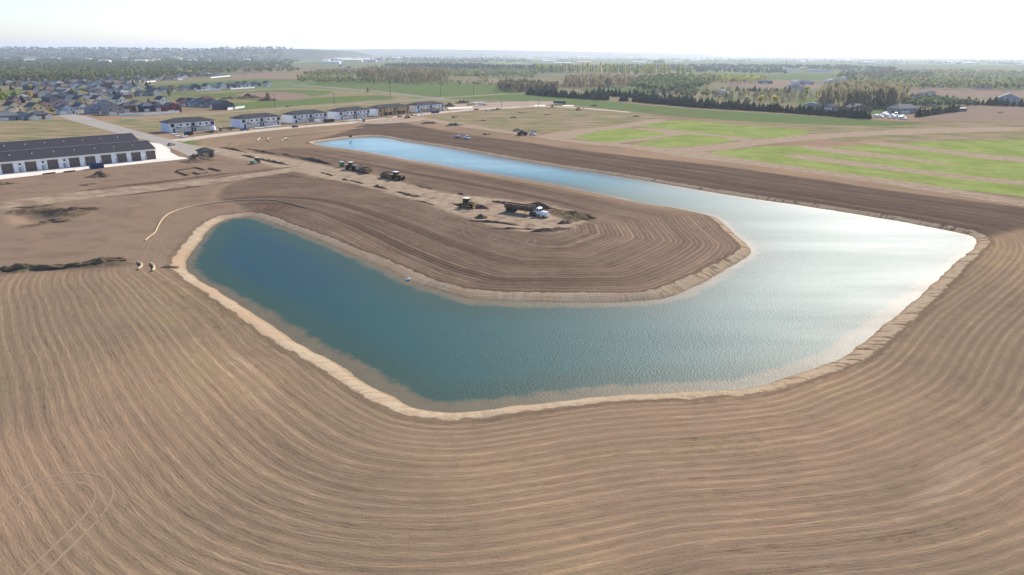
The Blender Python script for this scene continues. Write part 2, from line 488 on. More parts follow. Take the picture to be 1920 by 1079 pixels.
# country beyond the site: patchwork of fields
cell = t.voro(t.scale(p, (1.0, 0.55, 1.0)), 0.0016)
cr = t.sep(cell['Color'])
far_a = t.mix(t.sm(cr[0], 0.3, 0.35), A(128, 140, 100), A(150, 140, 112))
far_a = t.mix(t.sm(cr[1], 0.7, 0.72), far_a, A(150, 165, 110))
far_a = t.mix(t.sm(cr[2], 0.72, 0.74), far_a, A(112, 122, 92))
far_a = t.mix(t.sm(t.noise(p, 0.004, 4.0), 0.45, 0.6), far_a, A(122, 128, 96))
col = t.mix(t.sm(py_, 560, 900), soil, far_a)
dry = t.mix(t.sm(nmid, 0.35, 0.65), A(150, 142, 104), A(126, 130, 92))
dry = t.mix(t.sm(t.noise(t.scale(p, (0.25, 1, 1)), 0.12, 4.0), 0.42, 0.6), dry, A(172, 152, 126))
col = edge('sd_ol', 4, 14, 0, dry, col)
grs = t.mix(t.sm(nmid, 0.3, 0.7), A(108, 124, 78), A(124, 134, 86))
grs = t.mix(t.sm(nbig, 0.4, 0.6), grs, A(112, 132, 84))
col = edge('sd_g2', 3, 8, 0, grs, col)
col = edge('sd_br', 4, 8, 0, t.mix(nmid, A(150, 130, 116), A(164, 144, 128)), col)
crop = t.mix(t.sm(t.noise(t.scale(p, (1, 1, 1)), 0.05, 5.0, 0.7), 0.35, 0.65), A(138, 154, 84), A(162, 174, 104))
crop = t.mix(t.sm(t.noise(t.comb(t.ma('ADD', px_, py_), t.ma('MULTIPLY', t.ma('SUBTRACT', px_, py_), 0.06), 0.0), 0.2, 3.0), 0.52, 0.75), crop, A(170, 162, 118))
col = edge('sd_g1', 1.5, 6, 0, crop, col)
drk = t.mix(t.sm(nmid, 0.3, 0.7), A(122, 104, 90), A(138, 119, 104))
drk = t.mix(t.sm(t.noise(rv, 0.12, 3.0), 0.5, 0.7), drk, A(106, 91, 80))
drk = t.mix(t.ma('MULTIPLY', t.sm(t.attr('sd_dk2'), -2, 6), t.sm(t.noise(rv, 0.1, 3.0), 0.3, 0.6, 0.9, 0.35)), drk, A(98, 84, 76))
# peninsula tip dries paler
tip = t.sm(t.ma('ADD', px_, t.ma('MULTIPLY', nmid, 20.0)), 10, 62)
tip = t.ma('MULTIPLY', tip, t.sm(t.ma('ADD', t.ma('MULTIPLY', px_, 1.0), py_), 300, 260, 0.0, 1.0))
drk = t.mix(t.ma('MULTIPLY', tip, 0.75), drk, A(154, 132, 114))
col = edge('sd_dark', 2.0, 9, 0, drk, col)
stain = t.ma('MULTIPLY', t.sm(t.ma('ADD', t.attr('sd_stain'), t.ma('MULTIPLY', t.ma('SUBTRACT', nsm, 0.5), 8.0)), -2, 5), t.sm(t.noise(t.scale(p, (0.5, 0.08, 1)), 1.0, 3.0), 0.4, 0.6, 0.25, 0.9))
col = t.mix(stain, col, A(104, 88, 78))
tan = t.mix(t.sm(nsm, 0.3, 0.7), A(168, 148, 128), A(192, 172, 148))
tan = t.mix(t.ma('MULTIPLY', t.sm(t.noise(p, 0.16, 4.0, 0.65), 0.5, 0.64), t.sm(py_, 330, 230, 0.15, 1.0)), tan, A(150, 128, 112))
col = edge('sd_tan', 2.0, 5, 0, tan, col)
rub = t.mix(t.sm(nsm, 0.42, 0.6), A(108, 92, 78), A(146, 126, 106))
rub = t.mix(t.sm(t.noise(p, 0.5, 3.0), 0.56, 0.66), rub, A(106, 112, 76))
col = edge('sd_rub', 0.8, 4, 0, rub, col)
dust = t.ma('ADD', t.attr('sd_dust'), t.ma('MULTIPLY', t.ma('SUBTRACT', nmid, 0.5), 9.0))
col = t.mix(t.ma('MULTIPLY', t.sm(dust, -1.5, 3.0), t.sm(t.noise(rv2, 1.2, 4.0, 0.7), 0.4, 0.62, 0.15, 0.75)), col, A(196, 172, 148))
mot = t.noise(t.comb(t.ma('MULTIPLY', px_, 0.6), t.ma('MULTIPLY', py_, 1.0), 0.0), 0.11, 5.0, 0.7)
col = t.mix(t.ma('MULTIPLY', t.sm(t.attr('sd_left'), -4, 4), t.sm(mot, 0.48, 0.62, 0.0, 0.55)), col, A(134, 114, 97))
wm = t.ma('MULTIPLY', t.sm(t.attr('sd_weed'), -3, 2), t.sm(t.noise(p, 1.1, 4.0, 0.7), 0.5, 0.6))
col = t.mix(t.ma('MULTIPLY', wm, 0.6), col, A(128, 128, 88))
# stripes and grain as lighter / darker soil
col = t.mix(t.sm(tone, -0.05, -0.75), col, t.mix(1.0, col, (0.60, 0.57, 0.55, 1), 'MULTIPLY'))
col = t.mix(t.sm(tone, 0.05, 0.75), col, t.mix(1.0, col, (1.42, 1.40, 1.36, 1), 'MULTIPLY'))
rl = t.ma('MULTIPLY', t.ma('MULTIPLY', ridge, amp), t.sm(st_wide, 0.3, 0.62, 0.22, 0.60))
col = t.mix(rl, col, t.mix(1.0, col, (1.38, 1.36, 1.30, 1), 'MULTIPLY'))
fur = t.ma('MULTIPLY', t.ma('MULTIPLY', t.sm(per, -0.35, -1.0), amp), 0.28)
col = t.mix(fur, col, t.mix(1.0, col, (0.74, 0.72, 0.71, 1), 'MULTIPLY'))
# the sandy bank
bn = t.ma('ADD', dsh, t.ma('MULTIPLY', t.ma('SUBTRACT', nsm, 0.5), 2.4))
bn = t.ma('SUBTRACT', bn, t.sm(py_, 185, 120, 0.0, 0.8))
rill = t.noise(t.comb(t.ma('MULTIPLY', dsh, 0.22), t.attr('along'), t.ma('MULTIPLY', nbig, 3.0)), 0.95, 4.0, 0.65)
bank = t.mix(t.sm(rill, 0.35, 0.65), A(184, 163, 138), A(208, 190, 165))
bank = t.mix(t.sm(t.noise(p, 0.05, 2.0), 0.45, 0.65), bank, A(196, 170, 142))
bank = t.mix(t.sm(dsh, 1.0, 0.1, 0.0, 0.5), bank, A(156, 132, 104))
bank = t.mix(t.ma('MULTIPLY', t.sm(rill, 0.52, 0.60), t.sm(px_, 0, 60, 0.12, 0.9)), bank, A(126, 102, 80))
lip = t.ma('MULTIPLY', t.sm(bn, 2.4, 3.0), t.sm(bn, 4.4, 3.5))
col = t.mix(t.ma('MULTIPLY', lip, 0.5), col, A(112, 94, 80))
col = t.mix(t.sm(bn, 3.1, 2.6), col, bank)
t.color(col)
hh = t.ma('ADD', t.ma('MULTIPLY', tone, 0.7), t.ma('MULTIPLY', rill, t.sm(bn, 4.4, 4.0, 0.0, 0.8)))
t.bump(hh, 0.16, 0.8)
t.b.inputs['Roughness'].default_value = 1.0
t.b.inputs['Specular IOR Level'].default_value = 0.0
GROUND = t.m
at = {k: v.ravel() for k, v in sd.items()}
at['row'] = ROW.ravel(); at['shore'] = Ds.ravel(); at['along'] = ALONG.ravel()
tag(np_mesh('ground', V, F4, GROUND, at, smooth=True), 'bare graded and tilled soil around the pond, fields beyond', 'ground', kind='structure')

# --- pond water
t = NT('pond_water')
p = t.pos()
px_, py_, pz_ = t.sep(p)
d = t.attr('shore')
near = t.sm(py_, 175, 120)                                     # the near shelf is wider
wn1 = t.noise(p, 0.28, 4.0, 0.65)
wn2 = t.noise(p, 1.2, 3.0)
e = t.ma('ADD', d, t.ma('ADD', t.ma('MULTIPLY', t.ma('SUBTRACT', wn1, 0.5), 4.0), t.ma('MULTIPLY', t.ma('SUBTRACT', wn2, 0.5), 1.2)))
e = t.ma('ADD', e, t.ma('MULTIPLY', near, 1.5))
deep = t.mix(t.sm(t.ma('ADD', px_, t.ma('MULTIPLY', t.noise(p, 0.02, 3.0), 40.0)), -45, 25), (0.005, 0.042, 0.056, 1), (0.010, 0.064, 0.052, 1))
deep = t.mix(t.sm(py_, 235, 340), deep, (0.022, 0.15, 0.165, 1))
deep = t.mix(t.sm(e, -12, -4), deep, (0.016, 0.052, 0.036, 1))
shal = t.mix(wn1, (0.085, 0.07, 0.036, 1), (0.15, 0.115, 0.062, 1))
c = t.mix(t.sm(e, -3.0, -0.9), deep, shal)
t.color(c)
t.b.inputs['Roughness'].default_value = 0.2
t.b.inputs['IOR'].default_value = 1.333
t.b.inputs['Specular IOR Level'].default_value = 0.44
wv = t.scale(p, (0.75, 1.0, 1.0))
rip = t.ma('ADD', t.noise(wv, 3.4, 2.0, 0.5), t.ma('MULTIPLY', t.noise(wv, 1.3, 2.0), 0.35))
calm = t.sm(t.ma('ADD', px_, t.ma('MULTIPLY', t.noise(p, 0.03, 2.0), 30.0)), -65, 40, 0.3, 1.0)
lane = t.noise(t.scale(p, (0.012, 0.06, 1)), 1.0, 3.0, 0.6)
t.bump(t.ma('MULTIPLY', rip, t.ma('MULTIPLY', calm, t.sm(lane, 0.3, 0.7, 0.5, 1.2))), 0.12, 1.0)
t.put(t.b.inputs['Roughness'], t.ma('ADD', t.sm(py_, 240, 345, 0.60, 0.15), t.ma('MULTIPLY', t.ma('SUBTRACT', lane, 0.5), 0.08)))
WATER = t.m
cellD = np.maximum.reduce([Ds[:-1, :-1], Ds[1:, :-1], Ds[:-1, 1:], Ds[1:, 1:]])
cellm = np.minimum.reduce([Ds[:-1, :-1], Ds[1:, :-1], Ds[:-1, 1:], Ds[1:, 1:]])
keep = (cellm < 1.0).ravel()
wf = F4[keep]
used = np.unique(wf)
remap = np.zeros(NX * NY, np.int32); remap[used] = np.arange(len(used))
WV = V[used].copy(); WV[:, 2] = WATER_Z
tag(np_mesh('pond_water', WV, remap[wf], WATER, {'shore': Ds.ravel()[used]}), 'teal pond bending round the spit, glaring white on the right', 'water', kind='structure')

# --- haze: one box of even air
hz = MB().box(-41000, 41000, -2600, 43000, -8, 175).build('haze', bpy.data.materials.new('haze_air'))
hm = hz.data.materials[0]
hm.use_nodes = True
hm.node_tree.nodes.remove(hm.node_tree.nodes['Principled BSDF'])
pv = hm.node_tree.nodes.new('ShaderNodeVolumePrincipled')
pv.inputs['Density'].default_value = 0.00008
pv.inputs['Color'].default_value = (0.80, 0.88, 1.0, 1)
pv.inputs['Anisotropy'].default_value = 0.35
hm.node_tree.links.new(pv.outputs[0], hm.node_tree.nodes['Material Output'].inputs['Volume'])
tag(hz, 'thin pale haze over the whole plain', 'haze', kind='stuff')
# ------------------------------------------------------------------ roads, paving, slabs (sheets laid on the ground)
def ground_z(x, y):
    return 0.0
def sheet(name, pts, z, m, label=None, ragged=0.0, world_pts=None):
    P = world_pts or GP(pts)
    rg = random.Random(hash(name) % 1000)
    Q = []
    for i in range(len(P)):
        a, b = P[i], P[(i + 1) % len(P)]
        n = max(1, int(math.hypot(b[0] - a[0], b[1] - a[1]) / 3.0)) if ragged else 1
        for k in range(n):
            f = k / n
            Q.append((a[0] + (b[0] - a[0]) * f + rg.uniform(-ragged, ragged), a[1] + (b[1] - a[1]) * f + rg.uniform(-ragged, ragged)))
    me = bpy.data.meshes.new(name)
    bm = bmesh.new()
    f = bm.faces.new([bm.verts.new((x, y, z)) for x, y in Q])
    if f.normal.z < 0: f.normal_flip()
    bmesh.ops.triangulate(bm, faces=[f])
    bmesh.ops.recalc_face_normals(bm, faces=bm.faces)
    for f in bm.faces:
        f.normal_update()
        if f.normal.z < 0: f.normal_flip()
    bm.to_mesh(me); bm.free()
    me.materials.append(m)
    o = bpy.data.objects.new(name, me)
    COL.objects.link(o)
    return tag(o, label, name.replace('_', ' '), kind='structure')

def strip(P, w):
    """outline of a road along world points"""
    L_, R_ = [], []
    for i, p in enumerate(P):
        a = Vector(P[max(0, i - 1)]); b = Vector(P[min(len(P) - 1, i + 1)])
        d = (b - a).normalized()
        ww = w[i] if isinstance(w, (list, tuple)) else w
        L_.append((p[0] - d.y * ww / 2, p[1] + d.x * ww / 2)); R_.append((p[0] + d.y * ww / 2, p[1] - d.x * ww / 2))
    return L_ + R_[::-1]

def ground_mat(name, c0, c1, s=0.25, streak=(1, 1, 1)):
    t = NT(name)
    p = t.pos()
    n = t.noise(t.scale(p, streak), s, 5.0, 0.65)
    c = t.mix(t.sm(n, 0.35, 0.65), c0, c1)
    n2 = t.noise(p, 0.06, 3.0)
    c = t.mix(t.sm(n2, 0.45, 0.75, 0.0, 0.4), c, tuple(v * 0.75 for v in c0[:3]) + (1,))
    t.color(c)
    t.b.inputs['Roughness'].default_value = 0.95
    t.b.inputs['Specular IOR Level'].default_value = 0.02
    return t.m
M_CONC = ground_mat('pale_concrete', A(214, 208, 198, 1.4), A(228, 222, 212, 1.4), 0.3)
M_ROAD = ground_mat('grey_street_concrete', A(176, 168, 160), A(192, 184, 175), 0.2)
M_STREET = ground_mat('dusty_concrete_street', A(188, 174, 156, 1.2), A(212, 198, 180, 1.25), 0.25)
M_GRAVEL = ground_mat('gravel', A(160, 160, 134), A(182, 178, 150), 0.2)
M_GREYROAD = ground_mat('worn_asphalt', A(148, 148, 142), A(166, 164, 156), 0.2)
M_TRACK = ground_mat('pressed_soil', A(164, 142, 121), A(176, 153, 131), 1.2)
M_ROWEND = ground_mat('trampled_dirt', A(172, 152, 134), A(196, 176, 156), 0.3)

sheet('street', [(104,215.5),(132,226),(216,249),(282,265),(330,282),(352,292),(418,284),(376,278.5),(335,266),(320,262),(240,241.5),(181,224.5),(160,217),(130,212)], 0.02, M_ROAD, 'grey concrete street running past the storage buildings to the site')
def road(name, px, w, z, m, label):
    P = chaikin(GP(px), 2, False)
    W = [w[0] + (w[1] - w[0]) * i / (len(P) - 1) for i in range(len(P))]
    o_ = strip(P, W); n = len(P)
    mb = MB().add([(x, y, z + 0.0) for x, y in o_], [(i, i + 1, 2 * n - 2 - i, 2 * n - 1 - i) for i in range(n - 1)])
    return tag(mb.build(name, m), label, name.replace('_', ' '), kind='structure')
road('side_street', [(329,264.5),(400,255),(475,246),(550,239),(630,233),(700,226.5),(765,217.5),(830,211),(900,204.5),(980,201)], (13, 12), 0.024, M_STREET, 'dusty pale street in front of the row of unfinished townhouses')
road('dirt_road', [(985,200.5),(1033,199.3),(1110,204.5),(1182,211)], (10, 8), 0.027, M_STREET, 'pale dirt road running on from the townhouse street past the parked trucks')
sheet('gravel_road', None, 0.02, M_GRAVEL, 'pale gravel road behind the townhouses', ragged=0.4, world_pts=strip(GP([(-150,232),(0,221.5),(110,218)]), 7.0))
sheet('gravel_road', None, 0.02, M_GRAVEL, 'pale gravel road between the dry grass and the green field', ragged=0.4, world_pts=strip(GP([(230,223),(300,219.5),(400,213),(520,204),(640,196),(740,190),(800,186),(900,179.5),(985,174.5)]), 8.0))
sheet('country_road', None, 0.016, M_GREYROAD, 'grey country road crossing the green fields', ragged=0.4, world_pts=strip(GP([(545,160),(600,163),(700,171),(760,178),(800,183),(840,187)]), 11.0))
sheet('concrete_apron', [(-140,356),(-60,345),(0,337),(100,325.5),(200,314),(356,297.5),(335,294),(320,286),(318,279),(300,270),(262,264),(262,290),(0,318),(-140,336)], 0.028, M_CONC, 'clean pale concrete apron along the storage doors')
sheet('dirt_lot', [(700,233),(735,232),(790,227),(800,221),(760,219),(715,224),(660,230)], 0.03, M_ROWEND, 'pale trampled dirt in front of the unfinished townhouses', ragged=0.5)
sheet('dirt_lot', [(870,206),(960,204),(1040,196),(1060,191),(1000,190),(930,192),(850,195),(850,203)], 0.022, M_ROWEND, 'bare dirt lot at the end of the townhouse street', ragged=0.8)
sheet('concrete_slab', [(842,205.5),(888,203.2),(884,200.2),(838,202)], 0.06, M_CONC, 'white poured slab beside the last townhouse')
sheet('concrete_pad', [(1000,199.5),(1024,199.5),(1022,197.2),(1004,197.2)], 0.05, M_CONC, 'small white pad by the parked trucks')
sheet('concrete_pad', [(1054,199.4),(1078,199.8),(1074,197.4),(1056,197.4)], 0.05, M_CONC, 'small white pad beside the dark trailer')

M_TRACKD = ground_mat('pressed_dark_soil', A(132, 115, 102), A(146, 128, 114), 1.2)
def tracks(name, px, w, gap, label, z0=0.025, m=None):
    W = GP(px, 0.0)
    W = chaikin([Vector(p) for p in W], 0, False) if False else W
    P = chaikin([tuple(p) for p in W], 3, False)
    mb = MB()
    for s in ((-gap / 2, gap / 2) if gap else (0,)):
        n = len(P)
        pts = []
        for i in range(n):
            a = Vector(P[max(0, i - 1)]); b = Vector(P[min(n - 1, i + 1)])
            d = (b - a).normalized()
            pts.append((Vector(P[i]) + Vector((-d.y, d.x)) * s, Vector((-d.y, d.x))))
        for i in range(n - 1):
            if random.random() < 0.05: continue
            (a, na), (b, nb) = pts[i], pts[i + 1]
            hw = w / 2 * random.uniform(0.7, 1.1)
            q = [a - na * hw, b - nb * hw, b + nb * hw, a + na * hw]
            mb.add([(v.x, v.y, surf(v.x, v.y) + z0) for v in q], [(0, 1, 2, 3)])
    o = mb.build(name, m or M_TRACK)
    return tag(o, label, 'tyre tracks', kind='structure')

def surf(x, y):
    """terrain height by bilinear lookup"""
    i = min(max(int(np.searchsorted(gx, x)) - 1, 0), NX - 2); j = min(max(int(np.searchsorted(gy, y)) - 1, 0), NY - 2)
    fx = (x - gx[i]) / (gx[i + 1] - gx[i]); fy = (y - gy[j]) / (gy[j + 1] - gy[j])
    return float((Z[j, i] * (1 - fx) + Z[j, i + 1] * fx) * (1 - fy) + (Z[j + 1, i] * (1 - fx) + Z[j + 1, i + 1] * fx) * fy)

tracks('tyre_track', [(0,975),(30,935),(80,905),(140,893),(185,900),(200,925),(175,965),(130,1010),(80,1060),(40,1100)], 0.35, 1.9, 'looping tyre tracks in the near left corner of the field')
tracks('tyre_track', [(872,418),(873,430),(878,440),(890,448),(912,450),(926,446),(928,440)], 0.5, 2.2, 'curved tyre tracks below the truck pad', m=M_TRACKD)
tracks('tyre_track', [(930,462),(926,455),(940,462),(960,466),(985,463),(1000,452),(990,448),(950,447),(932,452)], 0.5, 2.2, 'circling tyre tracks on the dark spit', m=M_TRACKD)
tracks('tyre_track', [(860,408),(845,402),(825,405),(815,414),(830,424),(860,428)], 0.4, 2.0, 'wide turning tracks beside the bulldozer', m=M_TRACKD)

# ------------------------------------------------------------------ soil heaps, windrows, straw logs
def soil_mat(name, c0, c1):
    t = NT(name)
    p = t.pos()
    n = t.noise(p, 1.3, 5.0, 0.7)
    t.color(t.mix(t.sm(n, 0.35, 0.65), c0, c1))
    t.bump(n, 0.4)
    t.b.inputs['Roughness'].default_value = 1.0
    t.b.inputs['Specular IOR Level'].default_value = 0.0
    return t.m
M_HEAP = soil_mat('piled_soil', A(124, 104, 90), A(150, 128, 110))
M_HEAPD = soil_mat('dark_wet_soil', A(112, 94, 82), A(140, 120, 105))
M_HEAPW = soil_mat('weedy_soil', A(104, 98, 78), A(134, 118, 98))
M_SAND = soil_mat('sandy_soil', A(160, 138, 114), A(182, 160, 134))

def mound(px, py, rx, ry, h, rz, m, name, label, peak=0.0, group=None):
    """an uneven heap, a windrow when rx is much longer than ry"""
    x0, y0 = G(px, py)
    nr, na = 9, 30
    rg = np.random.RandomState(int(px * 7 + py * 13) % 9999)
    Vs, Fs = [(0, 0, 1.0)], []
    sx, sy = rg.uniform(0, 99, 2)
    for i in range(1, nr + 1):
        for k in range(na):
            a = 2 * math.pi * k / na
            r = i / nr * (1 + 0.22 * math.sin(3 * a + sx) + 0.12 * math.sin(7 * a + sy))
            Vs.append((r * math.cos(a), r * math.sin(a), max(0.0, 1 - i / nr)))
    A_ = np.array(Vs)
    q = A_[:, 2]
    prof = q if peak else (q * q * (3 - 2 * q))
    prof = prof if peak else np.sqrt(np.clip(prof, 0, 1))
    u, w = A_[:, 0] * rx, A_[:, 1] * ry
    n1 = vnoise(u + sx * 31, w + sy * 17, 1.6, 21); n2 = vnoise(u + sx * 31, w + sy * 17, 0.6, 22)
    z = h * prof * (0.75 + 0.5 * (n1 - 0.5) + (0.9 if not peak else 0.25) * (n1 - 0.5) + 0.35 * (n2 - 0.5))
    c, s = math.cos(rz), math.sin(rz)
    zz = np.maximum(z, 0) - 0.12 * (A_[:, 2] <= 0)
    Vw = np.stack([u * c - w * s, u * s + w * c, zz], 1)
    for k in range(na):
        Fs.append((0, 1 + k, 1 + (k + 1) % na))
    for i in range(nr - 1):
        for k in range(na):
            a, b = 1 + i * na + k, 1 + i * na + (k + 1) % na
            Fs += [(a, a + na, b + na), (a, b + na, b)]
    o = np_mesh(name, Vw, Fs, m, smooth=False)
    o.location = (x0, y0, surf(x0, y0) - 0.03)
    return tag(o, label, 'soil pile' if 'pile' in name or 'mound' in name else 'windrow', group)

ANG = R(48)
mound(187,331,5.2,4.6,3.1,0,M_HEAP,'soil_mound','pointed brown soil mound in front of the blue dumpster',1)
mound(372,303,9,4.5,2.4,R(40),M_HEAP,'soil_mound','broad low soil mound beside the dug foundation trench',1)
mound(366,294,3.6,2.4,1.5,R(40),M_HEAPD,'soil_mound','small dark soil mound against the unfinished shed')
mound(1010,388,7.5,2.4,1.2,R(-38),M_HEAPD,'soil_mound','long dark soil mound behind the dump trailer')
mound(1084,405,7,3.4,1.1,R(-50),M_HEAPW,'soil_mound','weedy grey soil mound at the far end of the truck pad')
mound(1062,418,3.5,1.8,0.9,R(40),M_HEAP,'soil_mound','low clod pile below the weedy mound on the pad rim')
mound(1034,433,6.2,1.8,0.9,R(20),M_HEAPD,'soil_mound','dark soil mound on the near rim of the truck pad')
mound(903,408,2.4,1.6,1.1,R(20),M_HEAPW,'soil_mound','small dry weed heap below the bulldozer')
mound(898,389.5,3.6,1.8,1.1,R(-25),M_HEAPD,'soil_pile','fresh dark soil pile pushed up by the bulldozer blade')
mound(941,381,4.5,1.5,0.9,R(-40),M_HEAP,'soil_mound','flat brown soil heap left of the dump trailer')
mound(868,366,2.6,1.2,0.8,R(-40),M_HEAP,'soil_mound','small brown clod heap above the bulldozer')
mound(930,418,9,1.0,0.6,R(-22),M_HEAP,'windrow','thin clod windrow curving along the near rim of the pad')
mound(975,430,9,0.9,0.5,R(-4),M_HEAP,'windrow','thin clod windrow at the very front of the pad')
for i, (a, b, l, w, h, lab) in enumerate([
    (437,281,16,0.9,0.8,'straight dark windrow on the far edge of the haul road nearest the street'),
    (492,285,17,0.9,0.8,'dark windrow on the far edge of the haul road above the small green tractor'),
    (548,293,14,1.2,0.9,'dark windrow on the far edge of the haul road beyond the tail of the pond'),
    (588,302,18,1.5,1.1,'thick dark windrow beside the haul road left of the green toilet'),
    (470,295,9,1.2,0.9,'short dark windrow starting beside the small green tractor'),
    (507,303,15,1.3,1.0,'dark windrow running right from the small green tractor'),
    (670,342,5,1.0,0.7,'short clod windrow below the parked scrapers'),
    (708,350,8,1.1,0.8,'clod windrow below the paired scraper and tractor'),
    (770,366,9,1.1,0.8,'dark clod windrow at mid length of the haul road'),
    (647,338,2.2,0.9,0.6,'tiny clod heap on the haul road below the green toilet'),
    (800,352,9,0.8,0.5,'thin windrow above the middle of the haul road'),
    (862,386,6,0.8,0.5,'thin windrow leading to the bulldozer'),
    (795,380,6,0.8,0.4,'thin clod windrow on the near edge of the haul road'),
    (610,327,6,0.7,0.5,'small clod windrow where the two haul roads meet')]):
    mound(a, b, l, w, h, R(-46 if a > 560 else -42), M_HEAPD if h > 0.75 else M_HEAP, 'windrow', lab)
for a, b, l, w, h, rz, lab in [(245,348,26,0.9,0.6,46,'long clod windrow on the far side of the left dirt track'), (400,330,30,1.0,0.6,48,'long clod windrow on the far side of the dirt track below the foundation trench'),
    (340,354,36,0.9,0.55,45,'long clod windrow on the near side of the left dirt track'), (165,347,3,1.5,0.9,40,'small dark clod heap on the edge of the left dirt track'), (490,322,24,0.8,0.5,52,'clod windrow on the near side of the dirt track towards the haul road')]:
    mound(a, b, l, w, h, R(rz), M_HEAP, 'windrow', lab)
for a, b, rx, ry, h, m, lab in [(804,232,7,2.5,1.6,M_HEAPW,'weedy soil heap on the near edge of the dry grass'), (850,236,7,2.6,1.9,M_HEAPW,'taller weedy soil heap with sprouting plants'), (913,253,4,2,1.2,M_HEAP,'dark soil heap beside the dark strip'),
    (842,200,6,4,4.2,M_HEAPD,'high brown heap beside the last townhouse'), (870,194,10,4,3.2,M_HEAP,'long brown soil bank behind the white slab'), (905,198,6,3,1.6,M_SAND,'pale sandy heap behind the white slab'),
    (852,221,3,2,1.2,M_HEAP,'small brown heap in the dry grass nearest the street'), (905,227,3.5,2,1.0,M_HEAP,'low brown heap in the middle of the dry grass'), (962,221.5,3.5,2,1.2,M_HEAP,'reddish heap in the dry grass by the worn path'), (978,212,4.5,2,1.1,M_HEAP,'flat reddish heap high in the dry grass'),
    (1027,216,3.5,1.6,1.0,M_HEAPW,'greenish heap right of the worn path'), (1115,199.5,5,2.5,1.8,M_HEAPW,'weedy heap on the edge of the far green field'), (1192,219,4,2,1.2,M_HEAP,'small brown heap beyond the crop fields'), (925,207,4,2,1.4,M_HEAPD,'dark heap beside the townhouse street end'),
    (466,185,14,6,4.0,M_HEAP,'large soil stockpile beside the last far houses'), (430,186,10,5,2.5,M_HEAP,'flat soil stockpile beyond the dark roofed house'), (500,189,9,5,5.0,M_HEAPD,'dark soil stockpile beside the field pole'),
    (1876,212,3.5,2.5,1.0,M_HEAPW,'small weed tuft heap on the bare ground by the blue motorhome')]:
    mound(a, b, rx, ry, h, R(30), m, 'soil_mound', lab)
for a, b, rx, ry, h, lab in [(190,494,4.5,1.6,1.3,'reddish soil heap at the head of the weedy ditch'), (212,490,2.8,1.6,1.4,'green weed clump on the heap beside the weedy ditch'), (40,505,5,1.4,0.9,'clod heap along the left stretch of the weedy ditch'), (100,503,4,1.2,0.9,'clod heap along the middle of the weedy ditch'), (150,499,3.5,1.1,0.8,'clod heap along the right stretch of the weedy ditch'), (106,416,4,1.6,1.0,'clod heap on the near rim of the dug pit'), (150,396,5,1.8,0.9,'clod heap at the right end of the dug pit'), (60,389,6,1.3,0.9,'weedy clod bank on the far rim of the dug pit'), (8,346,4,1.8,1.0,'weedy heap in front of the storage apron'), (318,500,2.2,1.0,0.4,'flat clod heap between the straw logs and the pond')]:
    mound(a, b, rx, ry, h, R(20), M_HEAPW if 'weed' in lab else M_HEAP, 'soil_mound', lab)

def tube_along(P, r, n=8):
    mb = MB()
    rings = []
    for i, p in enumerate(P):
        a, b = Vector(P[max(0, i - 1)]), Vector(P[min(len(P) - 1, i + 1)])
        d = (b - a).normalized()
        s = d.cross(Vector((0, 0, 1))).normalized(); u = s.cross(d)
        rr = r * random.uniform(0.88, 1.1)
        rings.append([Vector(p) + s * (rr * math.cos(2 * math.pi * k / n)) + u * (rr * math.sin(2 * math.pi * k / n)) for k in range(n)])
    vs = [v for rg in rings for v in rg]
    fs = [tuple(range(n))[::-1], tuple(range(len(vs) - n, len(vs)))]
    for i in range(len(P) - 1):
        for k in range(n):
            fs.append((i * n + k, i * n + (k + 1) % n, (i + 1) * n + (k + 1) % n, (i + 1) * n + k))
    return mb.add(vs, fs)
M_STRAW = paint('straw', A(222, 204, 168), 0.95, 0.05, 0.3, sc=3.0)
def log(px, label, r=0.28):
    P = chaikin(GP(px), 3, False)
    P = [(x, y, surf(x, y) + r * 0.75) for x, y in P]
    o = tube_along(P, r).build('straw_log', M_STRAW, smooth=True)
    tag(o, label, 'straw log', 'straw erosion logs laid on the soil')
log([(272,452),(283,442),(290,438),(296,424),(305,410),(320,400),(345,391),(380,384),(430,378),(470,376),(510,376),(535,381),(575,391)], 'long straw log curving above the head of the pond', 0.21)
log([(259,508),(266,502),(266,497),(258,494)], 'left one of the two short hooked straw logs', 0.3)
log([(286,510),(290,504),(287,498),(282,496)], 'right one of the two short hooked straw logs', 0.3)
log([(482,265),(485,262),(487,260)], 'shortest straw stub beyond the haul road', 0.35)
log([(505,266),(500,263),(503,260),(520,258),(560,254),(610,249),(680,241)], 'far straw log leading along the pond tail from a hooked end', 0.3)
log([(527,265),(533,262),(538,259)], 'straw log stub leaning across the loose straw heap', 0.3)
log([(530,263),(541,263),(546,262)], 'straw log stub lying flat by the loose straw heap', 0.3)
# ------------------------------------------------------------------ buildings
WHITE = paint('white_house_wrap', A(226, 228, 236, 1.7), 0.7, 0.2, 0.12)
WHITE2 = paint('white_siding', A(232, 230, 224, 1.6), 0.7, 0.2, 0.1)
SHADEWRAP = paint('shaded_house_wrap', A(196, 206, 232, 1.6), 0.7, 0.2, 0.12)  # house wrap with the bluish shade of the end walls mixed into its colour
OSB = paint('bare_plywood', A(206, 178, 132, 1.5), 0.85, 0.1, 0.3, sc=0.6)
SHINGLE = paint('dark_shingles', A(86, 86, 92), 0.95, 0.05, 0.2, sc=2.0)
DARKROOF = paint('charcoal_metal_roof', A(72, 69, 74), 0.75, 0.15, 0.12, sc=0.5)
GLASS = paint('window_glass', (0.02, 0.022, 0.028, 1), 0.15, 0.5, 0.2)
DOOR_SHADE = paint('dark_door_and_shade', A(70, 64, 64), 0.6, 0.3, 0.2)  # dark doors, and the painted shade of recesses and open garages
SHUT = paint('grey_roller_door', A(128, 118, 116), 0.7, 0.2, 0.3, sc=1.5)
PALE = paint('pale_garage_door', A(216, 214, 212, 1.7), 0.6, 0.3, 0.12)
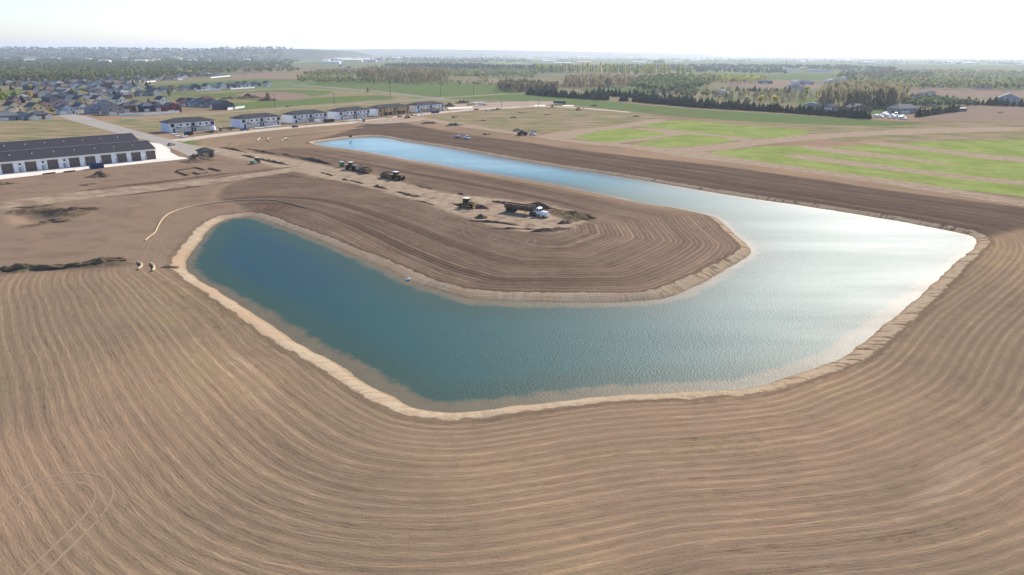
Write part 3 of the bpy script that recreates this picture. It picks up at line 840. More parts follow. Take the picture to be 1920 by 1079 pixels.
TRIM = paint('white_trim', A(236, 234, 230, 1.6), 0.6, 0.3, 0.08)
RUST = paint('rusty_steel', A(120, 84, 66), 0.85, 0.2, 0.4)
BLACK = paint('black_rubber', (0.014, 0.014, 0.015, 1), 0.85, 0.1, 0.3)
STEEL = paint('grey_steel', A(128, 126, 124), 0.5, 0.5, 0.3)

def frame(px_l, px_r, name, label, cat, group=None):
    a, b = Vector(G(*px_l)), Vector(G(*px_r))
    d = b - a
    o = empty(name, ((a + b) / 2), math.atan2(d.y, d.x))
    tag(o, label, cat, group)
    return o, d.length

def hip(mb, x0, x1, y0, y1, z, rise, inset, over=0.6, th=0.25):
    x0 -= over; x1 += over; y0 -= over; y1 += over
    ym = (y0 + y1) / 2
    mb.box(x0, x1, y0, y1, z, z + th)
    mb.add([(x0, y0, z + th), (x1, y0, z + th), (x1, y1, z + th), (x0, y1, z + th), (x0 + inset, ym, z + th + rise), (x1 - inset, ym, z + th + rise)],
           [(0, 1, 5, 4), (1, 2, 5), (2, 3, 4, 5), (3, 0, 4)])

def gable_roof(mb, x0, x1, y0, y1, z, rise, axis='x', over=0.45, th=0.22):
    """two roof slabs of real thickness meeting at a ridge"""
    if axis == 'x':
        ym, h = (y0 + y1) / 2, (y1 - y0) / 2
        k = over * rise / h
        prof = [(y0 - over, z - k), (ym, z + rise), (y1 + over, z - k), (y1 + over, z - k + th), (ym, z + rise + th), (y0 - over, z - k + th)]
        mb.xprism(prof, x0 - over, x1 + over)
    else:
        xm, h = (x0 + x1) / 2, (x1 - x0) / 2
        k = over * rise / h
        prof = [(x0 - over, z - k), (xm, z + rise), (x1 + over, z - k), (x1 + over, z - k + th), (xm, z + rise + th), (x0 - over, z - k + th)]
        mb.yprism(prof, y0 - over, y1 + over)

# two long storage buildings
def storage(px_l, px_r, length, label, doors, off=None):
    o, L = frame(px_l, px_r, 'storage_building', label, 'storage building', 'storage buildings by the concrete apron')
    if off:
        o.location = off
    d = 18.0; e = 4.9; x1 = L / 2; x0 = x1 - length
    w = MB(); w.xprism([(0, 0), (d, 0), (d, e), (d / 2, e + 2.9), (0, e)], x0, x1)
    w.build('wall', WHITE, o)
    r = MB(); gable_roof(r, x0, x1, 0, d, e + 0.05, 2.9, 'x', 0.7, 0.3)
    ro = r.build('roof', DARKROOF, o)
    MB().box(x0 - 0.6, x1 + 0.6, d / 2 - 0.25, d / 2 + 0.25, e + 3.2, e + 3.42).build('ridge_cap', paint('pale_ridge_metal', A(176, 174, 178), 0.5, 0.4, 0.15), ro)
    MB().box(x0 - 0.7, x1 + 0.7, -0.82, -0.705, e - 0.26, e + 0.06).build('gutter', TRIM, ro)
    k = x1 - 8
    while k > x0:
        MB().cyl((k, 4.6, e + 1.2), (k, 4.6, e + 2.35), 0.16, 8).build('vent_pipe', TRIM, ro)
        k -= 8.3
    for i, xx in enumerate(doors):
        gd = MB().box(xx - 2.15, xx + 2.15, -0.06, 0.1, 0.05, 4.1).build('garage_door', SHUT, o)
        MB().box(xx - 2.35, xx - 2.15, -0.08, 0.1, 0.0, 4.3).box(xx + 2.15, xx + 2.35, -0.08, 0.1, 0.0, 4.3).box(xx - 2.15, xx + 2.15, -0.08, 0.1, 4.1, 4.3).build('door_frame', TRIM, gd)
        if i:
            MB().box(xx + 4.2, xx + 5.1, -0.03, 0.05, 3.0, 3.8).build('window', GLASS, o)
            MB().box(xx + 3.9, xx + 4.9, -0.04, 0.05, 0.05, 2.2).build('entry_door', paint('pale_grey_door', A(190, 192, 200), 0.6, 0.3, 0.2), o)
            MB().cyl((xx + 5.35, -0.08, 0.2), (xx + 5.35, -0.08, 2.7), 0.09, 6).build('downpipe', STEEL, o)
    return o
sa, sb = Vector(G(292, 298.5)), Vector(G(0, 327))
sl = (sa - sb).length
dd = (sa - sb) / sl
cs = []
for q in [(284, 299.2), (257, 302), (230, 304.5), (201, 307.3), (171, 310.2), (141, 313), (101, 317), (60, 321), (16, 325.3), (-36, 330)]:
    w = Vector(G(*q)); cs.append((w - (sa + sb) / 2).dot(dd))
st1 = storage((0, 327), (292, 298.5), sl + 34, 'nearer long white storage building with grey roller doors facing the apron', cs)
nrm = Vector((-dd.y, dd.x))
c2 = Vector(G(258, 264.5, 4.9)) - dd * (sl / 2)
st2 = storage((0, 327), (292, 298.5), sl + 44, 'farther long storage building showing only its charcoal roof', [], (c2.x, c2.y, 0))

# unfinished townhouses
def townhouse(px_l, px_r, label, wall=WHITE, end=None, low=PALE, low_open=False, upper_skin=None):
    o, W = frame(px_l, px_r, 'townhouse', label, 'townhouse', 'unfinished townhouses along the side street')
    h, e = W / 2, 6.0
    MB().box(-h, h, 0, 12.5, 0, e).build('wall', wall, o)
    if end:
        MB().box(-h - 0.06, -h + 0.02, 0.02, 12.48, 0.1, e - 0.05).build('end_wall', end, o)
    r = MB(); hip(r, -h, h, 0, 12.5, e + 0.01, 2.3, 7.5)
    hip(r, -h * 0.62, -h * 0.12, -1.2, 5, e + 0.02, 1.3, 3.0, 0.3, 0.2); hip(r, h * 0.2, h * 0.72, -1.2, 5, e + 0.02, 1.3, 3.0, 0.3, 0.2)
    r.build('roof', SHINGLE, o)
    MB().box(-h * 0.61, -h * 0.13, -1.1, 0.02, 3.0, e + 0.01).build('upper_bay', upper_skin or wall, o)
    MB().box(h * 0.21, h * 0.71, -1.1, 0.02, 3.0, e + 0.01).build('upper_bay', upper_skin or wall, o)
    for xx in (-h * 0.62, -h * 0.10, h * 0.19, h * 0.73):
        MB().box(xx - 2.0, xx + 2.0, -1.5, -0.02, 2.75, 2.99).build('canopy', SHINGLE, o)
    for c in (-0.37, 0.46):
        for s in (-2.1, 2.1):
            w = MB().box(c * h + s - 0.7, c * h + s + 0.7, -1.16, -1.0, 4.0, 5.2).build('window', GLASS, o)
            MB().box(c * h + s - 0.85, c * h + s - 0.7, -1.2, -1.0, 3.9, 5.3).box(c * h + s + 0.7, c * h + s + 0.85, -1.2, -1.0, 3.9, 5.3).build('window_frame', TRIM, w)
    for xx in (-h * 0.84, h * 0.04, h * 0.9):
        MB().box(xx - 1.1, xx + 1.1, -0.05, 0.1, 3.3, 5.5).build('balcony_shade_panel', DOOR_SHADE, o)  # dark panel on the wall stands for the shade inside the balcony recess
    for xx in (-h * 0.80, -h * 0.02, h * 0.10, h * 0.86):
        MB().box(xx - 0.6, xx + 0.6, -0.06, 0.1, 0.05, 2.3).build('entry_door', DOOR_SHADE, o)
    for xx in (-h * 0.52, -h * 0.24, h * 0.32, h * 0.58):
        MB().box(xx - 2.2, xx + 2.2, -0.07, 0.1, 0.05, 2.5).build('garage_door', DOOR_SHADE if low_open else low, o)  # open garages are closed by dark panels, painted for the shade inside
    return o
townhouse((318, 249.5), (404, 243), 'townhouse block with wrapped end wall, blue from painted shade, beside the white truck', end=SHADEWRAP)
townhouse((452, 240.5), (527, 234), 'second townhouse block from the street corner, blue pickup parked before it', end=SHADEWRAP)
townhouse((549, 232), (614, 226.3), 'white wrapped townhouse block behind the grey dumpster', end=WHITE)
townhouse((635, 225), (694, 219.5), 'white townhouse block between the grey dumpster block and the bare plywood one', end=WHITE)
townhouse((709, 218.6), (768, 212.5), 'townhouse block with tan plywood front and open dark garages', wall=OSB, end=WHITE, low_open=True)
townhouse((780, 211.8), (833, 207.8), 'farthest townhouse block, white wrap patched with bare plywood', end=WHITE, low=OSB)

# small unfinished shed by the street end
o, W = frame((378, 297), (402, 295), 'small_shed', 'small unfinished grey building with a dark hipped roof on the bare soil', 'shed')
MB().box(-W / 2, W / 2, 0, 6.5, 0, 3.0).build('wall', paint('bare_block', A(150, 146, 150), 0.9, 0.1, 0.2), o)
r = MB(); hip(r, -W / 2, W / 2, 0, 6.5, 3.01, 1.5, 3.0, 0.7); r.build('roof', SHINGLE, o)
MB().box(-W / 2 + 1.0, -W / 2 + 3.4, -0.05, 0.1, 0.05, 2.4).build('garage_door', OSB, o)
MB().box(W / 2 - 2.0, W / 2 - 1.0, -0.05, 0.1, 0.05, 2.1).build('entry_door', DOOR_SHADE, o)

# foundation trench: open trench lines with thrown-up soil
o = empty('foundation_trench', G(368, 323)); tag(o, 'dug foundation trench in an angular outline on the bare soil', 'trench')
def berm(px, w, h, z0=0.0):
    mb = MB()
    P = GP(px)
    ox, oy = o.location.x, o.location.y
    for i in range(len(P) - 1):
        a, b = Vector(P[i]), Vector(P[i + 1]); d = (b - a).normalized(); n = Vector((-d.y, d.x))
        L = (b - a).length; k = max(2, int(L / 1.2))
        pts = []
        for j in range(k + 1):
            q = a + d * (L * j / k); hh = h * random.uniform(0.7, 1.3); ww = w * random.uniform(0.8, 1.2)
            pts.append([(q.x - n.x * ww - ox, q.y - n.y * ww - oy, -0.05 + z0), (q.x - n.x * ww * 0.3 - ox, q.y - n.y * ww * 0.3 - oy, hh + z0), (q.x + n.x * ww * 0.3 - ox, q.y + n.y * ww * 0.3 - oy, hh * 0.95 + z0), (q.x + n.x * ww - ox, q.y + n.y * ww - oy, -0.05 + z0)])
        vs = [v for r_ in pts for v in r_]
        fs = [(4 * j + c, 4 * j + c + 1, 4 * j + c + 5, 4 * j + c + 4) for j in range(k) for c in range(3)] + [(0, 1, 2, 3), (4 * k + 3, 4 * k + 2, 4 * k + 1, 4 * k)]
        mb.add(vs, fs)
    return mb
berm([(330, 322.5), (350, 329.5), (362, 324.5), (372, 327.5), (388, 324)], 0.8, 0.5).build('near_trench_side', M_HEAPD, o)
berm([(332, 321), (368, 315.5), (382, 319.5)], 0.8, 0.55).build('far_trench_side', M_HEAPD, o)
berm([(393, 317), (412, 321.5)], 0.9, 0.6).build('right_trench_side', M_HEAPD, o)

# houses of the subdivision
WC = {'cream': A(238, 228, 190), 'white': A(240, 238, 232), 'slate': A(128, 138, 150), 'bluegrey': A(150, 162, 178), 'grey': A(158, 156, 158), 'tan': A(204, 176, 146), 'pink': A(216, 178, 172), 'navy': A(84, 90, 108),
      'maroon': A(132, 86, 82), 'paleblue': A(204, 216, 228), 'brown': A(132, 104, 92), 'darkgrey': A(96, 98, 106), 'lilac': A(196, 178, 186), 'yellow': A(230, 212, 160)}
RC = {'charcoal': A(102, 105, 116), 'grey': A(132, 134, 142), 'brown': A(128, 110, 102), 'slate': A(112, 121, 138), 'maroon': A(136, 100, 95), 'light': A(176, 176, 180)}
def wmat(c): return paint(c + '_wall', tuple(min(0.85, v * 1.35) for v in WC[c][:3]) + (1,), 0.75, 0.15, 0.12)
def rmat(c): return paint(c + '_roof', RC[c], 0.9, 0.1, 0.2, sc=1.5)

def house(px, py, w, d, e, rise, rz, wall, roof, label=None, group=None, wing=None, hipped=False, detail=True, name='house'):
    """gabled house whose gable end is its front (local -y); wing = second, lower gable (x offset, width, forward)"""
    o = empty(name, G(px, py), R(rz))
    tag(o, label, 'house', group)
    wm, rm = wmat(wall), rmat(roof)
    wl, rf = MB(), MB()
    x0, x1, y0, y1 = -w / 2, w / 2, -d / 2, d / 2
    if hipped:
        wl.box(x0, x1, y0, y1, 0, e)
        hip(rf, x0, x1, y0, y1, e + 0.01, rise, min(w, d) * 0.5 if w > d else w * 0.45, 0.5)
    else:
        wl.yprism([(x0, 0), (x1, 0), (x1, e), (0, e + rise), (x0, e)], y0, y1)
        gable_roof(rf, x0, x1, y0, y1, e + 0.02, rise, 'y')
    if wing:
        xo, ww, fw, we = wing
        a, b = xo - ww / 2, xo + ww / 2
        wl.yprism([(a, 0), (b, 0), (b, we), (xo, we + ww * 0.22), (a, we)], y0 - fw, y0 + 0.03)
        gable_roof(rf, a, b, y0 - fw, y0 - 0.4, we + 0.02, ww * 0.22, 'y')
    wo = wl.build('wall', wm, o)
    rf.build('roof', rm, o)
    if detail:
        for sx in (-0.25, 0.25):
            if e > 3.6:
                MB().box(sx * w - 0.6, sx * w + 0.6, y0 - 0.04, y0 + 0.05, e - 1.7, e - 0.5).build('window', GLASS, o)
        if wing:
            xo, ww, fw, we = wing
            MB().box(xo - ww * 0.36, xo + ww * 0.36, y0 - fw - 0.05, y0 - fw + 0.05, 0.05, 2.3).build('garage_door', PALE, o)
        else:
            MB().box(-w * 0.36, w * 0.02, y0 - 0.05, y0 + 0.05, 0.05, 2.3).build('garage_door', PALE, o)
        MB().box(w * 0.3, w * 0.3 + 1.0, y0 - 0.05, y0 + 0.05, 0.05, 2.1).build('entry_door', DOOR_SHADE, o)
        MB().box(x1 - 0.05, x1 + 0.04, -1.2, 0.4, 1.0, 2.2).build('window', GLASS, o)
        MB().box(x0 - 0.04, x0 + 0.05, -1.2, 0.4, 1.0, 2.2).build('window', GLASS, o)
    return o
Z_ = 62
HOUSES = [
 (12,226,17,11,3.4,2.6,48,'slate','grey','wide slate grey house with dark patio windows at the near end of the subdivision',None,True),
 (43,224,11,10,3.4,2.6,40,'bluegrey','slate','blue grey gabled house beside the slate house and the near lawn',None,False),
 (74,223,12,10,3.2,2.6,52,'darkgrey','charcoal','low dark house behind the small white garage by the road corner',None,True),
 (24,209,9,11,5.2,3.0,Z_,'cream','charcoal','tall cream gabled house standing behind the slate house',(-4,5,2.5,3.0),False),
 (27,198,8,10,5.2,3.0,Z_,'pink','brown','pinkish cream gabled house one row behind the tall cream one',(-4,5,2.5,3.0),False),
 (66,212,10,11,5.2,3.2,Z_,'yellow','slate','pale yellow gabled house with white garage wing above the low dark house',(-6,6,2.5,3.0),False),
 (83,206,11,10,4.5,3.0,50,'tan','brown','tan house with reddish brown side right of the pale yellow one',(-3,5,2,3.0),False),
 (44,189,12,10,4,2.4,48,'lilac','light','pale lilac house with a light roof in the third row',None,True),
 (56,183,16,10,3.5,3.2,20,'maroon','maroon','long reddish brown roofed house in the middle of the subdivision',None,False),
 (112,201,14,11,4.6,3.0,48,'lilac','brown','lilac fronted house with maroon lower floor near the road bend',(0,9,2,2.8),False),
 (150,197,8.5,10,5.4,3.0,Z_,'yellow','charcoal','pale yellow gabled house, left of three bright gables above the street',(-5,5,2.5,3.0),False),
 (184,196,9.5,10,5.4,3.2,Z_,'white','brown','bright white gabled house, middle of three bright gables above the street',(-5,5,2.5,3.0),False),
 (225,197,8,10,5.6,3.2,Z_,'white','charcoal','narrow white gabled house, right of three bright gables above the street',(-5,5,2.5,3.0),False),
 (124,214,12,10,4.6,3.0,50,'paleblue','charcoal','pale house with dark roof nearest the road bend',(-4,6,2.5,3.0),False),
 (152,211,8.5,10,5.0,3.0,Z_,'white','slate','white gabled house in the front row right of the road bend',(-5,5,2.5,3.0),False),
 (180,213,15,11,4.5,3.0,45,'bluegrey','slate','wide blue grey house in the front row with two front gables',(3,7,3,3.2),False),
 (213,215,14,12,5.6,3.2,48,'grey','grey','big plain grey house at the near end of the white garden fence',None,False),
 (198,203,10,10,4.5,3.0,50,'bluegrey','light','blue grey house with a light roof behind the big plain grey one',None,False),
 (239,209,11,11,4.6,3.0,48,'brown','charcoal','brown house behind the near half of the white garden fence',None,True),
 (257,206,12,10,5.0,3.0,55,'cream','grey','cream house with white porch behind the white garden fence',(-3,6,2.5,3.0),False),
 (276,209,11,10,4.6,3.0,48,'navy','slate','navy blue house in the middle behind the white garden fence',None,True),
 (292,208,10,10,4.6,3.0,50,'grey','charcoal','grey house with a brown pointed gable behind the white garden fence',(0,6,2,3.2),False),
 (322,211,13,11,5.0,3.2,48,'maroon','charcoal','maroon gabled house at the far end of the white garden fence',None,False),
 (304,196,9,9,5.0,3.0,Z_,'white','charcoal','slim white gabled house in the row behind the maroon one',None,False),
 (345,199,10,10,4.5,3.0,50,'pink','maroon','pink house left of the pale blue one facing the bare lots',(-3,5,2,3.0),False),
 (360,199,10,10,4.6,3.0,55,'paleblue','slate','pale blue white house between the pink and the blue grey ones',(-3,5,2,3.0),False),
 (378,200,11,11,4.6,3.0,50,'bluegrey','slate','blue grey house left of the grey one facing the bare lots',(-3,6,2,3.0),False),
 (397,201,11,11,4.6,3.0,48,'grey','charcoal','grey gabled house left of the large dark corner house',(-3,6,2,3.0),False),
 (419,205,15,12,4.6,3.6,48,'darkgrey','charcoal','large dark corner house inside the short white fence',(3,7,3,3.2),False),
 (388,195,12,8,4.6,3.0,48,'brown','maroon','reddish roofed house just behind the pale blue one',None,True),
 (257,171,10,10,5,3,Z_,'white','slate','white gabled house at the left end of the far fenced row',(-3,5,2,3.0),False),
 (284,174,10,10,5,3,60,'tan','charcoal','tan gabled house second in the far fenced row',(0,5,2,3.0),False),
 (308,173,14,10,4.4,3,48,'grey','charcoal','wide grey house in the far fenced row between two tan ones',None,True),
 (322,172,12,10,4.4,3,55,'tan','brown','tan house right of the wide grey one in the far fenced row',(0,6,2,3.0),False),
 (346,170,12,10,4.4,3,48,'lilac','charcoal','lilac house before the left white fence of the far row',None,True),
 (366,168,12,10,4.4,3,48,'navy','charcoal','navy house at the start of the left white fence of the far row',None,False),
 (388,169,10,10,5,3.4,Z_,'white','charcoal','white gabled house in the middle of the left far fence',None,False),
 (402,168,11,10,4.4,3,48,'bluegrey','slate','blue grey house right of the white gable on the left far fence',None,True),
 (415,166,11,10,4.6,3,58,'white','slate','white and grey house at the end of the left far fence',(-3,5,2,3.0),False),
 (433,165,12,10,4.4,3,48,'navy','charcoal','navy house between the two white fences of the far row',None,True),
 (448,164,12,10,4.4,3,55,'lilac','charcoal','lilac house in the middle of the right far fence',(0,5,2,3.0),False),
 (462,163,11,10,4.6,3,58,'paleblue','charcoal','pale blue house at the end of the right far fence',(0,5,2,3.0),False),
 (480,162,12,10,4.4,3,48,'slate','charcoal','slate house beyond the end of the right far fence',None,True),
 (501,162,11,10,4.6,3,60,'white','charcoal','last white house of the far fenced row by the open field',(-3,5,2,3.0),False),
]
for (x, y, w, d, e, rs, rz, wc, rc, lab, wing, hp) in HOUSES:
    house(x, y, w, d, e, rs, rz, wc, rc, lab, 'houses of the subdivision', wing, hp)
for x, y, lab in [(63, 225, 'small white garage on the lawn beside the blue grey house'), (92, 223, 'small white garage right of the low dark house')]:
    house(x, y, 5.5, 6, 2.6, 1.4, 50, 'white', 'charcoal', lab, None, detail=False, name='garage')
# crowded far rows of the subdivision: rows of dark roofed houses
rg = random.Random(5)
def far_row(n, xa, xb, ya, yb, label, group, cols, rcs, big=1.0):
    for i in range(n):
        f = (i + 0.5) / n
        x = xa + (xb - xa) * f + rg.uniform(-4, 4); y = ya + (yb - ya) * f + rg.uniform(-1.2, 1.2)
        hp = rg.random() < 0.45
        house(x, y, rg.uniform(10, 14) * big, rg.uniform(9, 12) * big, rg.choice((3.2, 4.2, 5.2)), rg.uniform(2.6, 3.4), rg.choice((46, 58, 66, 70, -44)), rg.choice(cols), rg.choice(rcs), label, group,
              (rg.choice((-3, 3)), 5, 2, 3) if rg.random() < 0.5 and not hp else None, hp, detail=False)
mixc = ['white', 'white', 'cream', 'paleblue', 'white', 'grey', 'bluegrey', 'tan', 'paleblue', 'lilac', 'slate', 'cream', 'navy', 'brown']
dark = ['charcoal', 'slate', 'grey', 'light', 'brown', 'grey']
far_row(8, 88, 240, 192, 184, 'grey or brown roofed house crowded in the middle rows of the subdivision', 'houses crowded in the middle of the subdivision', mixc, dark)
far_row(9, 66, 300, 184, 179, 'grey or brown roofed house crowded in the middle rows of the subdivision', 'houses crowded in the middle of the subdivision', mixc, dark)
far_row(10, 60, 262, 177, 172, 'grey or brown roofed house crowded in the middle rows of the subdivision', 'houses crowded in the middle of the subdivision', mixc, dark)
far_row(10, 48, 250, 170, 166, 'small roof in the distant packed rows of the subdivision', 'houses in the distant rows of the subdivision', mixc, dark)
far_row(10, 30, 255, 163, 160, 'small roof in the distant packed rows of the subdivision', 'houses in the distant rows of the subdivision', mixc, dark)
far_row(11, 80, 268, 157, 155, 'small roof in the distant packed rows of the subdivision', 'houses in the distant rows of the subdivision', mixc, dark)
far_row(12, 2, 262, 152, 150, 'small roof in the distant packed rows of the subdivision', 'houses in the distant rows of the subdivision', mixc, dark)
far_row(12, 0, 300, 146, 144, 'small roof in the distant packed rows of the subdivision', 'houses in the distant rows of the subdivision', mixc, dark)
far_row(11, 4, 120, 160, 166, 'small roof in the distant packed rows of the subdivision', 'houses in the distant rows of the subdivision', mixc, dark)
far_row(11, 60, 270, 148.5, 148, 'small roof in the distant packed rows of the subdivision', 'houses in the distant rows of the subdivision', mixc, dark)
far_row(10, 262, 345, 153, 149, 'large pale or dark house in the far row above the green strip', 'houses in the row above the green strip', mixc, dark, 1.1)
far_row(7, 335, 412, 146, 141, 'large pale or dark house in the far row above the green strip', 'houses in the row above the green strip', mixc, dark, 1.1)
far_row(10, 425, 560, 131, 129, 'tiny house against the wood beyond the brown field', 'houses against the far wood', ['white', 'cream', 'pink', 'grey'], dark)
# farmsteads on the right
for (x, y, w, d, e, rs, rz, wc, rc, lab, hp) in [
 (1693,212,26,13,4.2,3.4,20,'grey','grey','large grey roofed house beside the white parked vehicles',True),
 (1715,196,30,16,3.6,4.2,15,'slate','slate','wide blue grey hipped house behind the row of small garden trees',True),
 (1888,194,22,14,5.5,5.0,-30,'bluegrey','light','blue roofed house with a bright white gable before the far right windbreak',False),
 (1545,190,18,11,4,3.2,-20,'navy','slate','dark blue house with a light roof plane left of the bare trees',False),
 (1600,192,24,12,3.6,2.8,5,'navy','charcoal','long low navy house below the big bare trees',True),
 (1522,204,16,11,3.4,2.6,-30,'grey','light','grey house half hidden behind the middle of the spruce windbreak',False),
 (1560,207,18,11,3.4,2.8,-30,'grey','grey','grey roofed house behind the near end of the spruce windbreak',True),
 (1608,209,22,12,3.8,3.0,10,'brown','charcoal','dark roofed brown house with pale trim behind the near end of the windbreak',False),
 (1355,181,18,11,3.8,3,-30,'bluegrey','light','pale metal roofed house among the bushes behind the windbreak',True),
 (1352,177,14,9,3.6,2.6,-30,'white','light','white roofed shed among the bushes behind the windbreak',False),
 (1240,171,30,12,4,2.6,-5,'slate','slate','long slate barn behind the double spruce rows',False),
 (1298,163,16,11,4.4,3,10,'bluegrey','slate','blue grey house before the brown ploughed field',True),
 (1488,168,14,10,5,3,20,'grey','slate','grey house at the left edge of the big bare trees',False),
 (1502,171,14,10,4,3,60,'cream','slate','cream gabled house at the left edge of the big bare trees',False),
 (1738,180,18,10,4,2.8,10,'lilac','brown','low lilac house in the dark hedge below the brown field',False),
 (1745,197,18,8,3,2,5,'white','light','flat white outbuilding beside the wide blue grey house',False),
 (1770,194,16,9,3.2,2,5,'cream','light','cream outbuilding at the gap in the right hand hedge',False),
 (1435,157,22,12,4,3,10,'navy','slate','navy farmhouse beyond the ploughed field, left one of a cluster',True),
 (1495,158,20,12,4.4,3,20,'white','light','white farmhouse beyond the ploughed field, in the cluster middle',False),
 (1512,159,22,12,4.4,3,20,'bluegrey','slate','blue grey farmhouse beyond the ploughed field',True),
 (1560,156,26,12,4.4,3,10,'paleblue','light','pale metal shed beyond the ploughed field',False),
 (1592,150,28,12,4,2.5,0,'white','light','white roofed barn before the far dark trees',False),
 (1478,133,60,20,6,3,0,'white','light','long white roofed farm shed in the far green meadow',False),
 (1508,132,40,22,7,4,0,'yellow','light','yellow shed beside the long white roofed farm shed',False),
 (1535,135,70,16,5,3,0,'paleblue','light','long pale blue roofed shed in the far green meadow',False),
 (1735,161,26,12,4,2.6,5,'lilac','light','low pale roofed farm building left of the far ploughed strip',False),
 (1772,161,24,12,4,2.6,5,'white','light','low white farm building above the far ploughed strip',False),
 (1872,161,30,14,6,4,5,'grey','light','tall grey barn above the far ploughed strip',False),
 (1846,166,26,10,4,2.4,5,'paleblue','light','pale blue shed on the edge of the far ploughed strip',False)]:
    house(x, y, w, d, e, rs, rz, wc, rc, lab, 'houses and sheds on the right', None, hp, detail=w < 40)

# fences
def fence(px, h, label, name='garden_fence', m=None):
    P = GP(px)
    o = empty(name, P[0]); tag(o, label, 'fence')
    pb = MB()
    for i in range(len(P) - 1):
        a, b = Vector(P[i]) - Vector(P[0]), Vector(P[i + 1]) - Vector(P[0])
        d = (b - a).normalized(); n = Vector((-d.y, d.x)) * 0.05
        pb.add([(v.x, v.y, z) for z in (0.05, h) for v in (a - n, b - n, b + n, a + n)], [(3, 2, 1, 0), (4, 5, 6, 7), (0, 1, 5, 4), (1, 2, 6, 5), (2, 3, 7, 6), (3, 0, 4, 7)])
        k = int((b - a).length / 2.4)
        for j in range(min(k, 40)):
            q = a + (b - a) * (j / max(1, k))
            MB().box(q.x - 0.1, q.x + 0.1, q.y - 0.1, q.y + 0.1, 0, h + 0.15).build('fence_post', TRIM, o)
    pb.build('fence_panel', m or TRIM, o)
    return o
fence([(224, 217.5), (270, 217), (337, 212)], 2.0, 'long white garden fence before the subdivision houses')
fence([(427, 207), (459, 202.5)], 2.0, 'short white fence around the large dark corner house')
fence([(368, 171.5), (415, 169.2)], 2.0, 'left white fence before the far row of houses')
fence([(433, 168.5), (478, 165.5)], 2.0, 'right white fence before the far row of houses')
fence([(0, 153), (20, 155), (36, 151.5)], 2.2, 'white fence at the left edge of the distant rows')
fence([(395, 147), (432, 143.5)], 2.0, 'white fence at the end of the row above the green strip')
fence([(268, 155.5), (292, 153.5)], 2.0, 'white fence under the row above the green strip')
# ------------------------------------------------------------------ vehicles and machines (local +x is forward)
V_WHITE = paint('white_paint', (0.80, 0.80, 0.80, 1), 0.35, 0.5, 0.08)
V_BLUE = paint('blue_paint', A(70, 100, 170), 0.35, 0.5, 0.1)
V_DBLUE = paint('dark_blue_paint', A(52, 72, 128), 0.5, 0.4, 0.2)
V_RED = paint('dull_red_paint', A(150, 74, 70), 0.5, 0.4, 0.25)
V_GREEN = paint('green_paint', A(70, 120, 84), 0.5, 0.4, 0.25)
V_PGREEN = paint('pale_green_paint', A(150, 180, 158), 0.5, 0.4, 0.2)
V_YEL = paint('dusty_yellow_paint', A(200, 172, 104), 0.6, 0.3, 0.3)
V_TAN = paint('dusty_tan_paint', A(196, 172, 148, 1.3), 0.7, 0.3, 0.3)
V_CREAM = paint('cream_roof_paint', A(236, 224, 202, 1.5), 0.6, 0.3, 0.12)
V_DARK = paint('dark_paint', A(60, 58, 62), 0.5, 0.4, 0.2)
V_BROWN = paint('muddy_steel', A(136, 114, 98), 0.8, 0.2, 0.4)
V_CHAR = paint('charcoal_steel', A(74, 78, 82), 0.7, 0.3, 0.3)
V_ORANGE = paint('orange_paint', A(206, 140, 70), 0.6, 0.3, 0.25)
RIM = paint('wheel_rim', A(150, 146, 140), 0.5, 0.5, 0.3)
RIMY = paint('yellow_rim', A(190, 160, 96), 0.6, 0.3, 0.3)

def wheel(parent, x, y, r, w, rim=RIM):
    o = MB().cyl((x, y - w / 2, r), (x, y + w / 2, r), r, 18).build('wheel', BLACK, parent)
    s = 1 if y > 0 else -1
    MB().cyl((x, y + s * w * 0.42, r), (x, y + s * (w / 2 + 0.03), r), r * 0.55, 12).build('rim', rim, o)

def at(name, rear, front, label, cat, group=None, dz=0.0):
    """Empty midway between the ground points below the rear and the front of a vehicle"""
    a, b = Vector(G(*rear)), Vector(G(*front)); d = b - a
    m = (a + b) / 2
    o = empty(name, m, math.atan2(d.y, d.x), surf(m.x, m.y) + dz)
    return tag(o, label, cat, group)

